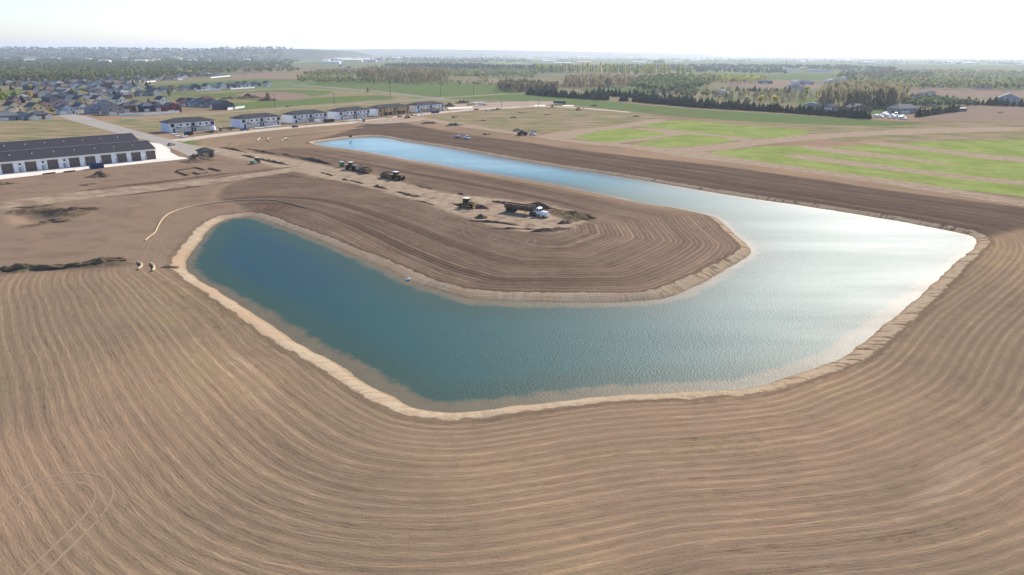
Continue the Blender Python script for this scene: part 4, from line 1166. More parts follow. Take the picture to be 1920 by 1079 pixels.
def car(rear, front, label, col, kind='car', group=None, cat=None):
    nm = {'car': 'parked_car', 'pickup': 'pickup_truck', 'van': 'cargo_van'}[kind]
    o = at(nm, rear, front, label, cat or {'car': 'car', 'pickup': 'pickup', 'van': 'van'}[kind], group)
    if kind == 'car':
        b = MB().xprism([(-0.9, 0.35), (0.9, 0.35), (0.92, 0.75), (0.82, 0.95), (-0.82, 0.95), (-0.92, 0.75)], -2.25, 2.25)
        b.taper((-2.0, 0.95, -0.8, 0.8), (-1.5, 0.15, -0.62, 0.62), 0.94, 1.46)
        b.build('body', col, o, bevel=0.06)
        g = MB().taper((-2.02, 0.98, -0.82, 0.82), (-1.62, 0.3, -0.68, 0.68), 0.98, 1.36); wb, r, L = 1.35, 0.34, 0
    elif kind == 'pickup':
        b = MB().box(-2.9, 2.75, -0.98, 0.98, 0.45, 0.98).taper((1.2, 2.72, -0.94, 0.94), (1.3, 2.62, -0.86, 0.86), 0.98, 1.2)
        b.box(-2.88, -0.62, -0.98, -0.86, 0.98, 1.32).box(-2.88, -0.62, 0.86, 0.98, 0.98, 1.32).box(-2.9, -2.8, -0.98, 0.98, 0.98, 1.32)
        b.taper((-0.62, 1.35, -0.92, 0.92), (-0.5, 0.75, -0.76, 0.76), 0.98, 1.9)
        b.build('body', col, o, bevel=0.05)
        g = MB().taper((-0.64, 1.30, -0.90, 0.90), (-0.54, 0.88, -0.79, 0.79), 1.25, 1.74); wb, r = 1.75, 0.42
    else:
        b = MB().xprism([(-1.0, 0.4), (1.0, 0.4), (1.02, 1.6), (0.9, 2.45), (-0.9, 2.45), (-1.02, 1.6)], -2.9, 1.5).taper((1.5, 2.9, -1.0, 1.0), (1.5, 1.8, -0.88, 0.88), 0.4, 2.3)
        b.build('body', col, o, bevel=0.05)
        g = MB().taper((1.45, 2.35, -1.0, 1.0), (1.45, 1.95, -0.92, 0.92), 1.35, 2.05); wb, r = 1.85, 0.38
    g.build('window', GLASS, o)
    for x in (-wb, wb):
        for y in (-0.82, 0.82):
            wheel(o, x, y, r, 0.26)
    return o

# -- highway tractor and end dump trailer on the pad
o = at('semi_truck', (994, 401.6), (1029, 408.5), 'white bonneted semi truck on the truck pad, hitched to the dark dump trailer', 'truck')
MB().box(-3.6, 2.9, -0.45, 0.45, 0.55, 0.95).build('chassis', V_CHAR, o)
b = MB(); b.taper((0.9, 3.3, -0.95, 0.95), (0.95, 3.15, -0.75, 0.75), 0.9, 1.95); b.box(3.25, 3.42, -1.0, 1.0, 0.5, 1.0); b.build('hood', V_WHITE, o, bevel=0.12)
b = MB(); b.taper((-0.75, 0.95, -1.1, 1.1), (-0.7, 0.55, -1.0, 1.0), 0.85, 2.75); b.taper((-0.7, 0.45, -0.98, 0.98), (-0.55, 0.0, -0.8, 0.8), 2.75, 3.05); cab = b.build('cab', V_WHITE, o, bevel=0.08)
MB().taper((0.5, 0.86, -0.98, 0.98), (0.5, 0.66, -0.92, 0.92), 1.95, 2.62).build('windshield', GLASS, cab)
for s in (-1, 1):
    MB().box(-0.45, 0.45, s * 1.06 - 0.05, s * 1.06 + 0.05, 1.85, 2.5).build('side_window', GLASS, cab)
    MB().cyl((-0.95, s * 0.98, 0.9), (-0.95, s * 0.98, 3.6), 0.1, 10).build('exhaust_stack', STEEL, o)
    MB().cyl((-0.9, s * 0.95, 0.75), (0.7, s * 0.95, 0.75), 0.32, 14).build('fuel_tank', STEEL, o)
    MB().taper((1.55, 3.05, s * 0.98 - 0.22, s * 0.98 + 0.22), (1.85, 2.8, s * 0.98 - 0.18, s * 0.98 + 0.18), 0.85, 1.2).build('fender', V_WHITE, o, bevel=0.06)
    MB().box(3.36, 3.45, s * 0.8 - 0.14, s * 0.8 + 0.14, 1.05, 1.3).build('headlight', paint('lamp_glass', (0.7, 0.7, 0.68, 1), 0.2, 0.5, 0.05), o)
    wheel(o, 2.35, s * 0.98, 0.5, 0.3)
    for x in (-1.75, -3.0):
        wheel(o, x, s * 0.9, 0.5, 0.55)
MB().box(-0.9, -0.75, -0.85, 0.85, 0.95, 1.9).build('headache_rack', STEEL, o)
MB().taper((-2.6, -1.35, -0.7, 0.7), (-2.4, -1.5, -0.6, 0.6), 1.0, 1.45).build('deck_plate', STEEL, o)
o = at('dump_trailer', (951, 395.3), (1003, 402.7), 'long dark end dump trailer behind the white semi truck', 'trailer')
b = MB()
b.xprism([(-0.85, 1.25), (0.85, 1.25), (1.22, 1.75), (1.25, 2.75), (1.15, 2.75), (1.1, 1.85), (0.8, 1.4), (-0.8, 1.4), (-1.1, 1.85), (-1.15, 2.75), (-1.25, 2.75), (-1.22, 1.75)], -5.6, 4.9)
b.build('tub', V_BROWN, o)
MB().box(4.9, 5.02, -1.2, 1.2, 1.3, 3.0).build('front_wall', V_BROWN, o)
MB().taper((-5.75, -5.6, -1.2, 1.2), (-5.75, -5.6, -1.2, 1.2), 1.35, 2.7).build('tailgate', V_CHAR, o)
for s in (-1, 1):
    MB().box(-5.6, 4.9, s * 1.25 - 0.07, s * 1.25 + 0.07, 2.752, 2.9).build('top_rail', V_TAN, o)
    MB().box(-5.4, 4.6, s * 0.5 - 0.08, s * 0.5 + 0.08, 0.95, 1.245).build('frame_rail', V_CHAR, o)
    k = -4.6
    while k < 4.6:
        MB().box(k - 0.06, k + 0.06, s * 1.29 - 0.05, s * 1.29 + 0.05, 1.75, 2.75).build('side_rib', V_BROWN, o); k += 1.15
    for x in (-4.9, -3.75, -2.6):
        wheel(o, x, s * 0.9, 0.5, 0.55)
    MB().box(1.9, 2.05, s * 0.55 - 0.06, s * 0.55 + 0.06, 0.3, 0.95).build('landing_leg', STEEL, o)
    MB().box(-5.55, -1.9, s * 0.9 - 0.3, s * 0.9 + 0.3, 1.06, 1.12).build('mudguard', V_DARK, o)

# -- bulldozer
o = at('bulldozer', (864, 386.5), (891, 389.5), 'yellow bulldozer with a cream cab roof pushing dark soil on the haul road', 'bulldozer')
for s in (-1, 1):
    tr = MB().xprism([(s * 1.1 - 0.33, 0.3), (s * 1.1 + 0.33, 0.3), (s * 1.1 + 0.33, 1.1), (s * 1.1 - 0.33, 1.1)], -2.2, 1.9).cyl((-2.2, s * 1.1 - 0.33, 0.65), (-2.2, s * 1.1 + 0.33, 0.65), 0.62, 16).cyl((1.9, s * 1.1 - 0.33, 0.55), (1.9, s * 1.1 + 0.33, 0.55), 0.52, 16)
    tr = tr.build('track', BLACK, o)
    MB().box(-1.9, 1.7, s * 1.45 - 0.04, s * 1.45 + 0.04, 0.45, 0.85).build('track_frame', V_YEL, tr)
    MB().cyl((-0.2, s * 1.35, 0.75), (3.0, s * 1.2, 0.6), 0.13, 8).build('push_arm', V_YEL, o)
MB().box(-2.1, 1.0, -0.75, 0.75, 0.7, 1.5).build('body', V_YEL, o, bevel=0.08)
MB().taper((0.4, 2.5, -0.55, 0.55), (0.4, 2.4, -0.5, 0.5), 0.9, 2.1).build('engine_hood', V_YEL, o, bevel=0.06)
MB().cyl((1.4, 0.25, 2.1), (1.4, 0.25, 2.9), 0.08, 8).build('exhaust_stack', BLACK, o)
c = MB().taper((-1.6, 0.35, -0.85, 0.85), (-1.5, 0.2, -0.78, 0.78), 1.5, 2.95).build('cab', V_DARK, o)
MB().box(-1.85, 0.5, -1.0, 1.0, 2.955, 3.12).build('cab_roof', V_CREAM, c, bevel=0.05)
MB().taper((-1.5, 0.39, -0.88, 0.88), (-1.45, 0.26, -0.81, 0.81), 1.8, 2.75).build('cab_glass', GLASS, c)
MB().xprism([(-1.9, 0.05), (1.9, 0.05), (1.9, 1.4), (-1.9, 1.4)], 2.95, 3.1).taper((3.1, 3.35, -1.9, 1.9), (3.1, 3.2, -1.9, 1.9), 0.05, 0.4).build('blade', V_YEL, o)
MB().box(-2.75, -2.2, -0.7, 0.7, 0.7, 1.2).box(-2.85, -2.7, -0.1, 0.1, 0.1, 1.2).build('ripper', V_YEL, o)

# -- big articulated tractors and pull scrapers
def big_tractor(rear, front, label, paintm, roof, rim):
    o = at('articulated_tractor', rear, front, label, 'tractor')
    MB().taper((0.4, 3.3, -0.6, 0.6), (0.5, 3.2, -0.5, 0.5), 1.2, 2.35).build('hood', paintm, o, bevel=0.08)
    MB().box(-3.0, 0.1, -0.65, 0.65, 0.9, 1.5).box(0.3, 3.2, -0.5, 0.5, 0.85, 1.2).build('chassis', V_DARK, o)
    c = MB().taper((-1.7, 0.3, -0.9, 0.9), (-1.6, 0.2, -0.82, 0.82), 1.5, 3.1).build('cab', V_DARK, o)
    MB().taper((-1.74, 0.34, -0.93, 0.93), (-1.64, 0.24, -0.85, 0.85), 1.95, 2.95).build('cab_glass', GLASS, c)
    MB().box(-1.85, 0.45, -1.0, 1.0, 3.105, 3.3).build('cab_roof', roof, c, bevel=0.06)
    MB().cyl((1.3, 0.5, 2.3), (1.3, 0.5, 3.3), 0.09, 8).build('exhaust_stack', BLACK, o)
    for x in (-2.0, 1.9):
        for s in (-1, 1):
            for k in (0.95, 1.6):
                wheel(o, x, s * k, 0.92, 0.5, rim)
    MB().box(-3.4, -1.0, -1.3, 1.3, 1.9, 2.02).build('fender', paintm, o)
    return o
def pull_scraper(rear, front, label, paintm):
    o = at('pull_scraper', rear, front, label, 'scraper')
    MB().xprism([(-1.6, 0.5), (1.6, 0.5), (1.6, 2.2), (1.48, 2.2), (1.48, 0.65), (-1.48, 0.65), (-1.48, 2.2), (-1.6, 2.2)], -2.0, 1.5).build('bowl', paintm, o)
    MB().taper((-2.2, -1.95, -1.5, 1.5), (-2.1, -1.95, -1.5, 1.5), 0.6, 2.4).build('rear_wall', paintm, o)
    MB().taper((1.3, 2.1, -1.45, 1.45), (1.5, 1.8, -1.45, 1.45), 0.6, 2.0).build('apron_gate', V_YEL, o)
    MB().taper((-1.9, 1.2, -1.4, 1.4), (-1.2, 0.6, -0.7, 0.7), 0.7, 2.0).build('soil_load', M_HEAP, o)
    for s in (-1, 1):
        MB().cyl((0.9, s * 1.75, 1.6), (3.2, s * 0.15, 1.3), 0.14, 8).build('draft_arm', paintm, o)
        wheel(o, -2.9, s * 1.0, 0.85, 0.65, RIMY)
    MB().cyl((3.1, 0, 1.3), (4.1, 0, 0.8), 0.14, 8).build('tongue', paintm, o)
    MB().box(-3.4, -2.2, -0.5, 0.5, 0.8, 1.2).build('push_block', V_DARK, o)
    return o
big_tractor((651, 317.3), (670, 320.8), 'big tractor with a long tan hood parked right of the green toilet', V_TAN, V_CREAM, RIMY)
pull_scraper((671, 320.3), (684, 322.8), 'tan pull scraper behind the big tractor, middle of the parked line', V_TAN)
pull_scraper((682, 324.0), (694, 326.2), 'small dusty pull scraper at the right end of the parked line', V_BROWN)
pull_scraper((721, 332.0), (735, 334.6), 'brown pull scraper parked left of the white roofed tractor', V_BROWN)
big_tractor((736, 335.0), (754, 338.0), 'white roofed tractor with yellow rims in front of the brown scraper', V_YEL, V_WHITE, RIMY)

# -- small green tractor with a pale hopper on the bare soil
o = at('small_tractor', (486, 305), (476, 307.5), 'small green tractor with a pale green hopper in front on the bare soil', 'tractor')
MB().box(-1.2, 1.6, -0.45, 0.45, 0.7, 1.4).build('hood', V_GREEN, o, bevel=0.06)
MB().taper((-1.6, 0.0, -0.75, 0.75), (-1.5, -0.1, -0.7, 0.7), 1.2, 2.5).build('cab', V_DARK, o)
MB().box(-1.7, 0.1, -0.8, 0.8, 2.505, 2.65).build('cab_roof', V_CREAM, o)
MB().taper((1.7, 3.2, -1.1, 1.1), (1.7, 3.4, -1.2, 1.2), 0.2, 1.5).build('hopper', V_PGREEN, o)
for s in (-1, 1):
    wheel(o, -1.0, s * 0.95, 0.9, 0.45, RIMY); wheel(o, 1.2, s * 0.8, 0.55, 0.35, RIMY)

def toilet(px, label, m):
    o = empty('portable_toilet', G(*px), ANG); tag(o, label, 'portable toilet', 'portable toilets of the building site')
    MB().box(-0.6, 0.6, -0.6, 0.6, 0, 2.1).build('cabin', m, o)
    MB().taper((-0.64, 0.64, -0.64, 0.64), (-0.4, 0.4, -0.5, 0.5), 2.1, 2.35).build('roof', V_WHITE, o)
    MB().box(-0.42, 0.42, -0.63, -0.55, 0.1, 1.95).build('door', V_PGREEN if m is V_GREEN else V_GREEN, o)
    o.scale = (1.25, 1.25, 1.2)
toilet((641, 314.5), 'green portable toilet with a white roof at the left end of the parked machines', paint('bright_green_plastic', A(60, 160, 116), 0.5, 0.4, 0.1))
toilet((414, 246.5), 'dull green portable toilet right of the white box truck', V_GREEN)
toilet((433, 244.5), 'pale green portable toilet between the first two townhouse blocks', V_PGREEN)
toilet((682, 228.5), 'pale green portable toilet in front of the fourth townhouse block', V_PGREEN)

def dumpster(px_l, px_r, label, m):
    a, b = Vector(G(*px_l)), Vector(G(*px_r)); d = b - a
    o = empty('dumpster', (a + b) / 2, math.atan2(d.y, d.x)); tag(o, label, 'dumpster', 'dumpsters of the building site')
    L = d.length / 2
    MB().box(-L, L, -0.05, 0.05, 0.15, 2.1).box(-L, L, 2.35, 2.45, 0.15, 2.1).box(-L, -L + 0.1, 0.05, 2.35, 0.15, 2.1).box(L - 0.1, L, 0.05, 2.35, 0.15, 2.1).box(-L + 0.1, L - 0.1, 0.05, 2.35, 0.15, 0.3).build('tub', m, o)
    k = -L + 0.3
    while k < L:
        MB().box(k - 0.06, k + 0.06, -0.16, -0.052, 0.2, 2.05).build('side_rib', m, o); k += 0.8
    MB().box(-L - 0.05, L + 0.05, -0.12, 0.08, 2.105, 2.2).build('rim_rail', m, o)
    MB().taper((-L + 0.3, L - 0.3, 0.2, 2.2), (-L + 1, L - 1.4, 0.6, 1.9), 0.31, 1.6).build('rubbish', M_HEAP, o)
dumpster((171, 317.8), (195.5, 315.3), 'blue roll off dumpster at the edge of the concrete apron', V_DBLUE)
dumpster((610, 230.5), (627, 229), 'charcoal roll off dumpster in front of the third townhouse block', V_CHAR)
dumpster((812, 213.2), (823.5, 212.3), 'blue roll off dumpster in front of the farthest townhouse block', V_DBLUE)
dumpster((350, 254.8), (363, 253.4), 'dark low dumpster in front of the first townhouse block', V_DARK)

# -- trucks and cars about the site
o = at('box_truck', (396, 249.5), (404, 246.5), 'white box truck with a dark flat bed beside the first townhouse block', 'truck')
MB().box(-4.4, 1.6, -1.1, 1.1, 0.7, 1.0).build('flat_bed', V_DARK, o)
MB().taper((-0.8, 2.0, -1.25, 1.25), (-0.6, 1.6, -1.15, 1.15), 1.0, 3.7).build('box', V_WHITE, o, bevel=0.25)
c = MB().taper((2.05, 4.0, -1.1, 1.1), (2.05, 3.5, -1.0, 1.0), 0.6, 2.6).build('cab', V_WHITE, o, bevel=0.1)
MB().taper((2.9, 3.85, -1.12, 1.12), (2.9, 3.62, -1.04, 1.04), 1.6, 2.35).build('windshield', GLASS, c)
for x in (-3.2, -2.1, 3.0):
    for s in (-1, 1): wheel(o, x, s * 0.95, 0.5, 0.35)
car((452, 245.8), (466, 244.6), 'blue pickup parked before the second townhouse block', V_BLUE, 'pickup')
car((745, 220.6), (755, 219.6), 'dull red car in front of the plywood fronted townhouse block', V_RED, 'car')
car((592, 231.6), (603, 230.6), 'white van beside the charcoal dumpster', V_WHITE, 'van')
car((316, 274.0), (327, 272.2), 'dark reddish car alone on the grey street', paint('dark_maroon_paint', A(104, 72, 70), 0.4, 0.5, 0.1), 'car')
car((536, 201.5), (545, 200.6), 'dark car driving on the pale gravel road', V_DARK, 'car')
car((550, 239.6), (557, 239.0), 'small dark car parked on the bend of the pale side street', V_DARK, 'car')
car((340, 258.6), (350, 257.4), 'white car parked at the corner before the first townhouse block', V_WHITE, 'car')
car((908, 208.8), (918, 208.0), 'white car at the far end of the pale side street', V_WHITE, 'car')
car((930, 206.2), (938, 205.6), 'dark car beyond the white one at the far end of the side street', V_DARK, 'car')
o2 = car((870, 259.9), (881, 261.9), 'white pickup pulling a loaded trailer along the dark strip', V_WHITE, 'pickup')
def flat_trailer(rear, front, label, deck, load=None):
    o = at('flat_trailer', rear, front, label, 'trailer')
    MB().box(-3.2, 2.4, -1.1, 1.1, 0.6, 0.78).build('deck', deck, o)
    MB().cyl((2.4, 0, 0.65), (4.0, 0, 0.55), 0.08, 8).build('tongue', V_DARK, o)
    for x in (-1.0, 0.0):
        for s in (-1, 1): wheel(o, x, s * 1.0, 0.36, 0.24)
    if load:
        MB().taper((-0.6, 2.0, -0.8, 0.8), (-0.4, 1.7, -0.6, 0.6), 0.79, 1.7).taper((-2.9, -0.8, -0.7, 0.7), (-2.7, -1.0, -0.6, 0.6), 0.79, 1.15).build('covered_load', load, o, bevel=0.1)
flat_trailer((848, 257.3), (870, 260.6), 'flat trailer with a pale lilac covered load behind the white pickup', V_DARK, paint('lilac_tarp', A(206, 198, 220, 1.4), 0.7, 0.2, 0.1))
car((962, 246.8), (977, 245.6), 'pale green pickup parked behind the reddish tractor', V_PGREEN, 'pickup')
car((992, 253.0), (1006, 254.6), 'long white pickup nose out in front of the reddish tractor', V_WHITE, 'pickup')
flat_trailer((1010, 248.4), (990, 246.8), 'empty dark flat trailer behind the white and reddish vehicles', V_DARK)
big_tractor((971, 254.4), (988, 253.6), 'dull red tractor between the pale green and the white pickups', V_RED, V_DARK, RIM)
car((1032, 202.8), (1040, 200.4), 'blue and white pickup at the end of the dirt lot', V_BLUE, 'pickup')
o = at('box_trailer', (1059, 196.6), (1038, 196.0), 'dark green semi trailer parked on the edge of the far grass', 'trailer')
MB().box(-7, 6, -1.3, 1.3, 1.1, 3.6).build('box', paint('dark_green_paint', A(74, 92, 86), 0.6, 0.3, 0.2), o)
MB().box(-7, 6, -1.32, 1.32, 3.605, 3.7).build('roof', V_PGREEN, o)
for x in (-5.8, -4.6):
    for s in (-1, 1): wheel(o, x, s * 0.95, 0.5, 0.4)
for s in (-1, 1): MB().box(3.6, 3.8, s * 0.8 - 0.08, s * 0.8 + 0.08, 0, 1.1).build('landing_leg', STEEL, o)
def telehandler(rear, front, label, m):
    o = at('telehandler', rear, front, label, 'telehandler')
    MB().box(-2.4, 2.2, -0.9, 0.9, 0.7, 1.4).build('body', m, o, bevel=0.06)
    MB().taper((-0.8, 0.8, -1.1, -0.1), (-0.6, 0.5, -1.05, -0.15), 1.4, 2.4).build('cab', V_DARK, o)
    MB().add([(-2.4, 0.1, 1.7), (-2.4, 0.6, 1.7), (4.6, 0.6, 2.5), (4.6, 0.1, 2.5), (-2.4, 0.1, 2.2), (-2.4, 0.6, 2.2), (4.6, 0.6, 2.8), (4.6, 0.1, 2.8)], [(3, 2, 1, 0), (4, 5, 6, 7), (0, 1, 5, 4), (1, 2, 6, 5), (2, 3, 7, 6), (3, 0, 4, 7)]).build('boom', m, o)
    MB().box(4.6, 4.75, -0.4, 1.1, 1.4, 2.8).box(4.75, 5.9, -0.2, 0.0, 1.4, 1.5).box(4.75, 5.9, 0.7, 0.9, 1.4, 1.5).build('forks', V_DARK, o)
    for x in (-1.6, 1.6):
        for s in (-1, 1): wheel(o, x, s * 1.0, 0.62, 0.4, m)
telehandler((757, 222.4), (771, 221.4), 'yellow orange telehandler on the trampled dirt by the plywood townhouse', V_ORANGE)
telehandler((1076, 206.6), (1094, 207.4), 'dusty yellow telehandler alone on the far end of the dry grass', V_YEL)
o = at('motorhome', (1795, 209.8), (1812, 209.2), 'blue and white motorhome on the bare ground near the right windbreak', 'motorhome')
MB().box(-5.5, 5.0, -1.3, 1.3, 0.6, 2.4).build('body', V_BLUE, o, bevel=0.15)
MB().box(-5.3, 4.9, -1.25, 1.25, 2.405, 3.3).build('upper_body', V_PGREEN, o, bevel=0.2)
MB().box(-4.6, 4.0, -1.34, -1.305, 1.5, 2.2).build('side_window', GLASS, o)
for x in (-3.2, 3.4):
    for s in (-1, 1): wheel(o, x, s * 1.15, 0.5, 0.3)
# white vehicles parked in a packed cluster
rgv = random.Random(3)
k = 0
for (x, y) in [(1644, 220.5), (1650, 219.2), (1655, 221.3), (1658, 217.6), (1663, 219.6), (1667, 222.0), (1668, 217.2), (1674, 220.2), (1677, 222.8), (1681, 219.4), (1685, 221.4), (1689, 223.6), (1692, 221.8), (1697, 224.2), (1672, 218.4), (1661, 215.6), (1680, 216.6)]:
    kd = ['van', 'pickup', 'car', 'van'][k % 4]
    dx, dy = (4.0, 1.6) if k % 3 else (4.5, -0.2)
    car((x - dx, y - dy), (x + dx, y + dy), 'white vehicle in the packed cluster beside the spruce windbreak', V_WHITE, kd, 'white vehicles packed beside the windbreak')
    k += 1
# building materials along the side street
LUM = paint('fresh_lumber', A(220, 192, 150, 1.4), 0.8, 0.1, 0.25, sc=2)
WRAP = paint('white_wrapped_stack', A(236, 230, 230, 1.6), 0.6, 0.3, 0.12)
def stack(px, w, d, h, m, label, rz=R(48)):
    o = empty('lumber_stack' if m is LUM else 'wrapped_stack', G(*px), rz); tag(o, label, 'material stack', 'building material stacks along the side street')
    z = 0.12
    MB().box(-w / 2 + 0.2, -w / 2 + 0.35, -d / 2, d / 2, 0, 0.12).build('skid', OSB, o)
    MB().box(w / 2 - 0.35, w / 2 - 0.2, -d / 2, d / 2, 0, 0.12).build('skid', OSB, o)
    n = max(1, int(h / 0.45))
    for i in range(n):
        q = MB().box(-w / 2 + 0.08 * (i % 2), w / 2 - 0.1 * (i % 3), -d / 2, d / 2 - 0.1 * (i % 2), z, z + h / n - 0.03).build('bundle', m, o); z += h / n
for a in [((328, 253.5), 4, 1.6, 0.9, WRAP, 'white wrapped stack at the corner of the first townhouse block'), ((337, 256.5), 5, 2, 0.6, WRAP, 'low white stack nearest the street corner'),
          ((375, 250), 5, 1.6, 0.8, LUM, 'tan lumber stack before the middle of the first townhouse block'), ((388, 248), 4, 1.5, 1.0, LUM, 'tan lumber stack left of the white box truck'), ((487, 241), 7, 2.2, 0.6, WRAP, 'long white stack right of the blue pickup'),
          ((507, 239), 6, 2, 0.7, WRAP, 'white stack before the right half of the second townhouse block'), ((520, 237.5), 5, 1.8, 0.7, WRAP, 'white stack at the right end of the second townhouse block'), ((580, 233.5), 5, 1.6, 0.7, LUM, 'tan lumber stack left of the white van'),
          ((648, 229), 5, 2, 1.0, LUM, 'tan lumber stack before the fourth townhouse block'), ((660, 227.5), 6, 2.2, 0.8, WRAP, 'white stack before the fourth townhouse block'), ((676, 226), 5, 2, 0.8, WRAP, 'white stack right of the pale green toilet block'),
          ((730, 221), 5, 1.8, 1.0, LUM, 'lumber stack left of the dull red car'), ((776, 217.5), 6, 1.8, 0.8, LUM, 'lumber stack right of the orange telehandler'), ((795, 214.5), 6, 2, 0.8, WRAP, 'white stack before the farthest townhouse block'),
          ((883, 197.5), 8, 4, 2.0, LUM, 'pale tan lumber pile in front of the long soil bank'), ((893, 195.5), 7, 4, 1.6, WRAP, 'white pile right of the long soil bank'), ((903, 195), 7, 3, 1.6, WRAP, 'white pile farthest right on the dirt lot'), ((893, 206.5), 5, 2, 1.0, paint('reddish_blocks', A(190, 130, 116), 0.8, 0.1, 0.3), 'reddish stack at the end of the white slab')]:
    stack(*a)
# pump at the pond tail and rubbish at the shore
o = empty('pump', G(657, 258, 0), R(20)); tag(o, 'dark pump set at the far shore of the pond tail', 'pump')
MB().box(-1.0, 1.0, -0.6, 0.6, 0.3, 1.3).build('housing', V_DARK, o, bevel=0.05)
for s in (-1, 1): wheel(o, 0.2, s * 0.7, 0.3, 0.2)
o = empty('white_float', G(766, 524, -0.9), 0.3, -1.0); tag(o, 'white plastic float washed up on the bank of the spit', 'float')
MB().taper((-0.6, 0.6, -0.3, 0.3), (-0.4, 0.4, -0.2, 0.2), 0, 0.4).build('hull', V_WHITE, o, bevel=0.12)
MB().cyl((-0.2, 0, 0.35), (-0.5, 0.1, 0.8), 0.05, 8).build('handle_pipe', STEEL, o)
# beams on the apron edge
for a, b, lab in [((80, 328), (104, 325), 'left one of two rusty steel beams at the apron edge'), ((120, 324), (141, 321.5), 'right one of two rusty steel beams at the apron edge')]:
    A0, B0 = Vector(G(*a)), Vector(G(*b)); d = B0 - A0
    o = MB().box(-d.length / 2, d.length / 2, -0.35, 0.35, 0.35, 0.5).box(-d.length / 2, d.length / 2, -0.35, 0.35, 0.0, 0.12).box(-d.length / 2, d.length / 2, -0.08, 0.08, 0.12, 0.35).build('steel_beam', RUST)
    o.location = ((A0 + B0) / 2).to_3d(); o.rotation_euler = (0, 0, math.atan2(d.y, d.x)); tag(o, lab, 'steel beam')

# poles
POLE = paint('weathered_pole', A(112, 100, 92), 0.9, 0.1, 0.3)
def pole(px, h, label, arm=True, r=0.22):
    o = empty('utility_pole', G(*px)); tag(o, label, 'utility pole', 'utility poles across the fields')
    MB().cyl((0, 0, 0), (0, 0, h), r, 8, r * 0.65).build('mast', POLE, o)
    if arm:
        MB().box(-1.3, 1.3, -0.1, 0.1, h - 1.1, h - 0.85).build('crossarm', POLE, o)
pole((732, 184.5), 18, 'tallest utility pole between the gravel road and the grey road', True, 0.32)
pole((826, 181), 15, 'utility pole at the meeting of the grey and gravel roads')
pole((888, 178), 14, 'utility pole right of the road junction before the green field')
pole((627, 196), 11, 'utility pole on the gravel road behind the second and third townhouse blocks')
pole((516, 203), 13, 'utility pole beside the dark stockpile at the gravel road')
pole((247, 216.5), 10, 'utility pole before the white garden fence')
pole((339, 211), 9, 'utility pole at the right end of the white garden fence')
pole((940, 204), 9, 'short pole on the bare dirt lot', False)
pole((1010, 200), 8, 'short pole beside the small white pad', False)
# ------------------------------------------------------------------ trees
def leaf_mat(name, c0, c1, use_tint=False):
    t = NT(name)
    p = t.pos()
    n = t.noise(p, 0.6, 3.0, 0.6)
    c = t.mix(t.sm(n, 0.3, 0.7), c0, c1)
    if use_tint:
        c = t.mix(1.0, t.attr('tint', 'Color'), t.mix(t.sm(n, 0.3, 0.7), (0.75, 0.75, 0.75, 1), (1.2, 1.2, 1.2, 1)), 'MULTIPLY')
    else:
        c = t.mix(t.rnd(), c, t.mix(1.0, c, (1.25, 1.15, 0.95, 1), 'MULTIPLY'))
    t.color(c)
    t.b.inputs['Specular IOR Level'].default_value = 0.05
    tr = t.t.nodes.new('ShaderNodeBsdfTranslucent')
    t.t.links.new(c, tr.inputs['Color'])
    mx = t.t.nodes.new('ShaderNodeMixShader'); mx.inputs[0].default_value = 0.48
    t.t.links.new(t.b.outputs[0], mx.inputs[1]); t.t.links.new(tr.outputs[0], mx.inputs[2])
    t.t.links.new(mx.outputs[0], t.t.nodes['Material Output'].inputs['Surface'])
    return t.m
BARK = paint('bark', A(96, 82, 70), 0.95, 0.05, 0.3, sc=2)
NPR = np.random.RandomState(11)

def quads(C, size, vert=0.0, rg=NPR, up=None):
    """small randomly turned leaf faces at centres C; vert stretches them upright"""
    n = len(C)
    a = rg.normal(size=(n, 3)); a /= np.linalg.norm(a, axis=1)[:, None]
    b = rg.normal(size=(n, 3)); b -= (a * b).sum(1)[:, None] * a; b /= np.linalg.norm(b, axis=1)[:, None]
    if vert:
        a = a * (1 - vert) + np.array([0, 0, 1.0]) * vert * 2.2
    s = (size * rg.uniform(0.6, 1.3, n))[:, None]
    a, b = a * s, b * s * (1 - 0.45 * vert)
    V = np.stack([C - a - b, C + a - b * 0.8, C + a * 0.9 + b, C - a * 0.8 + b * 1.1], 1).reshape(-1, 3)
    return V, np.arange(4 * n).reshape(n, 4)

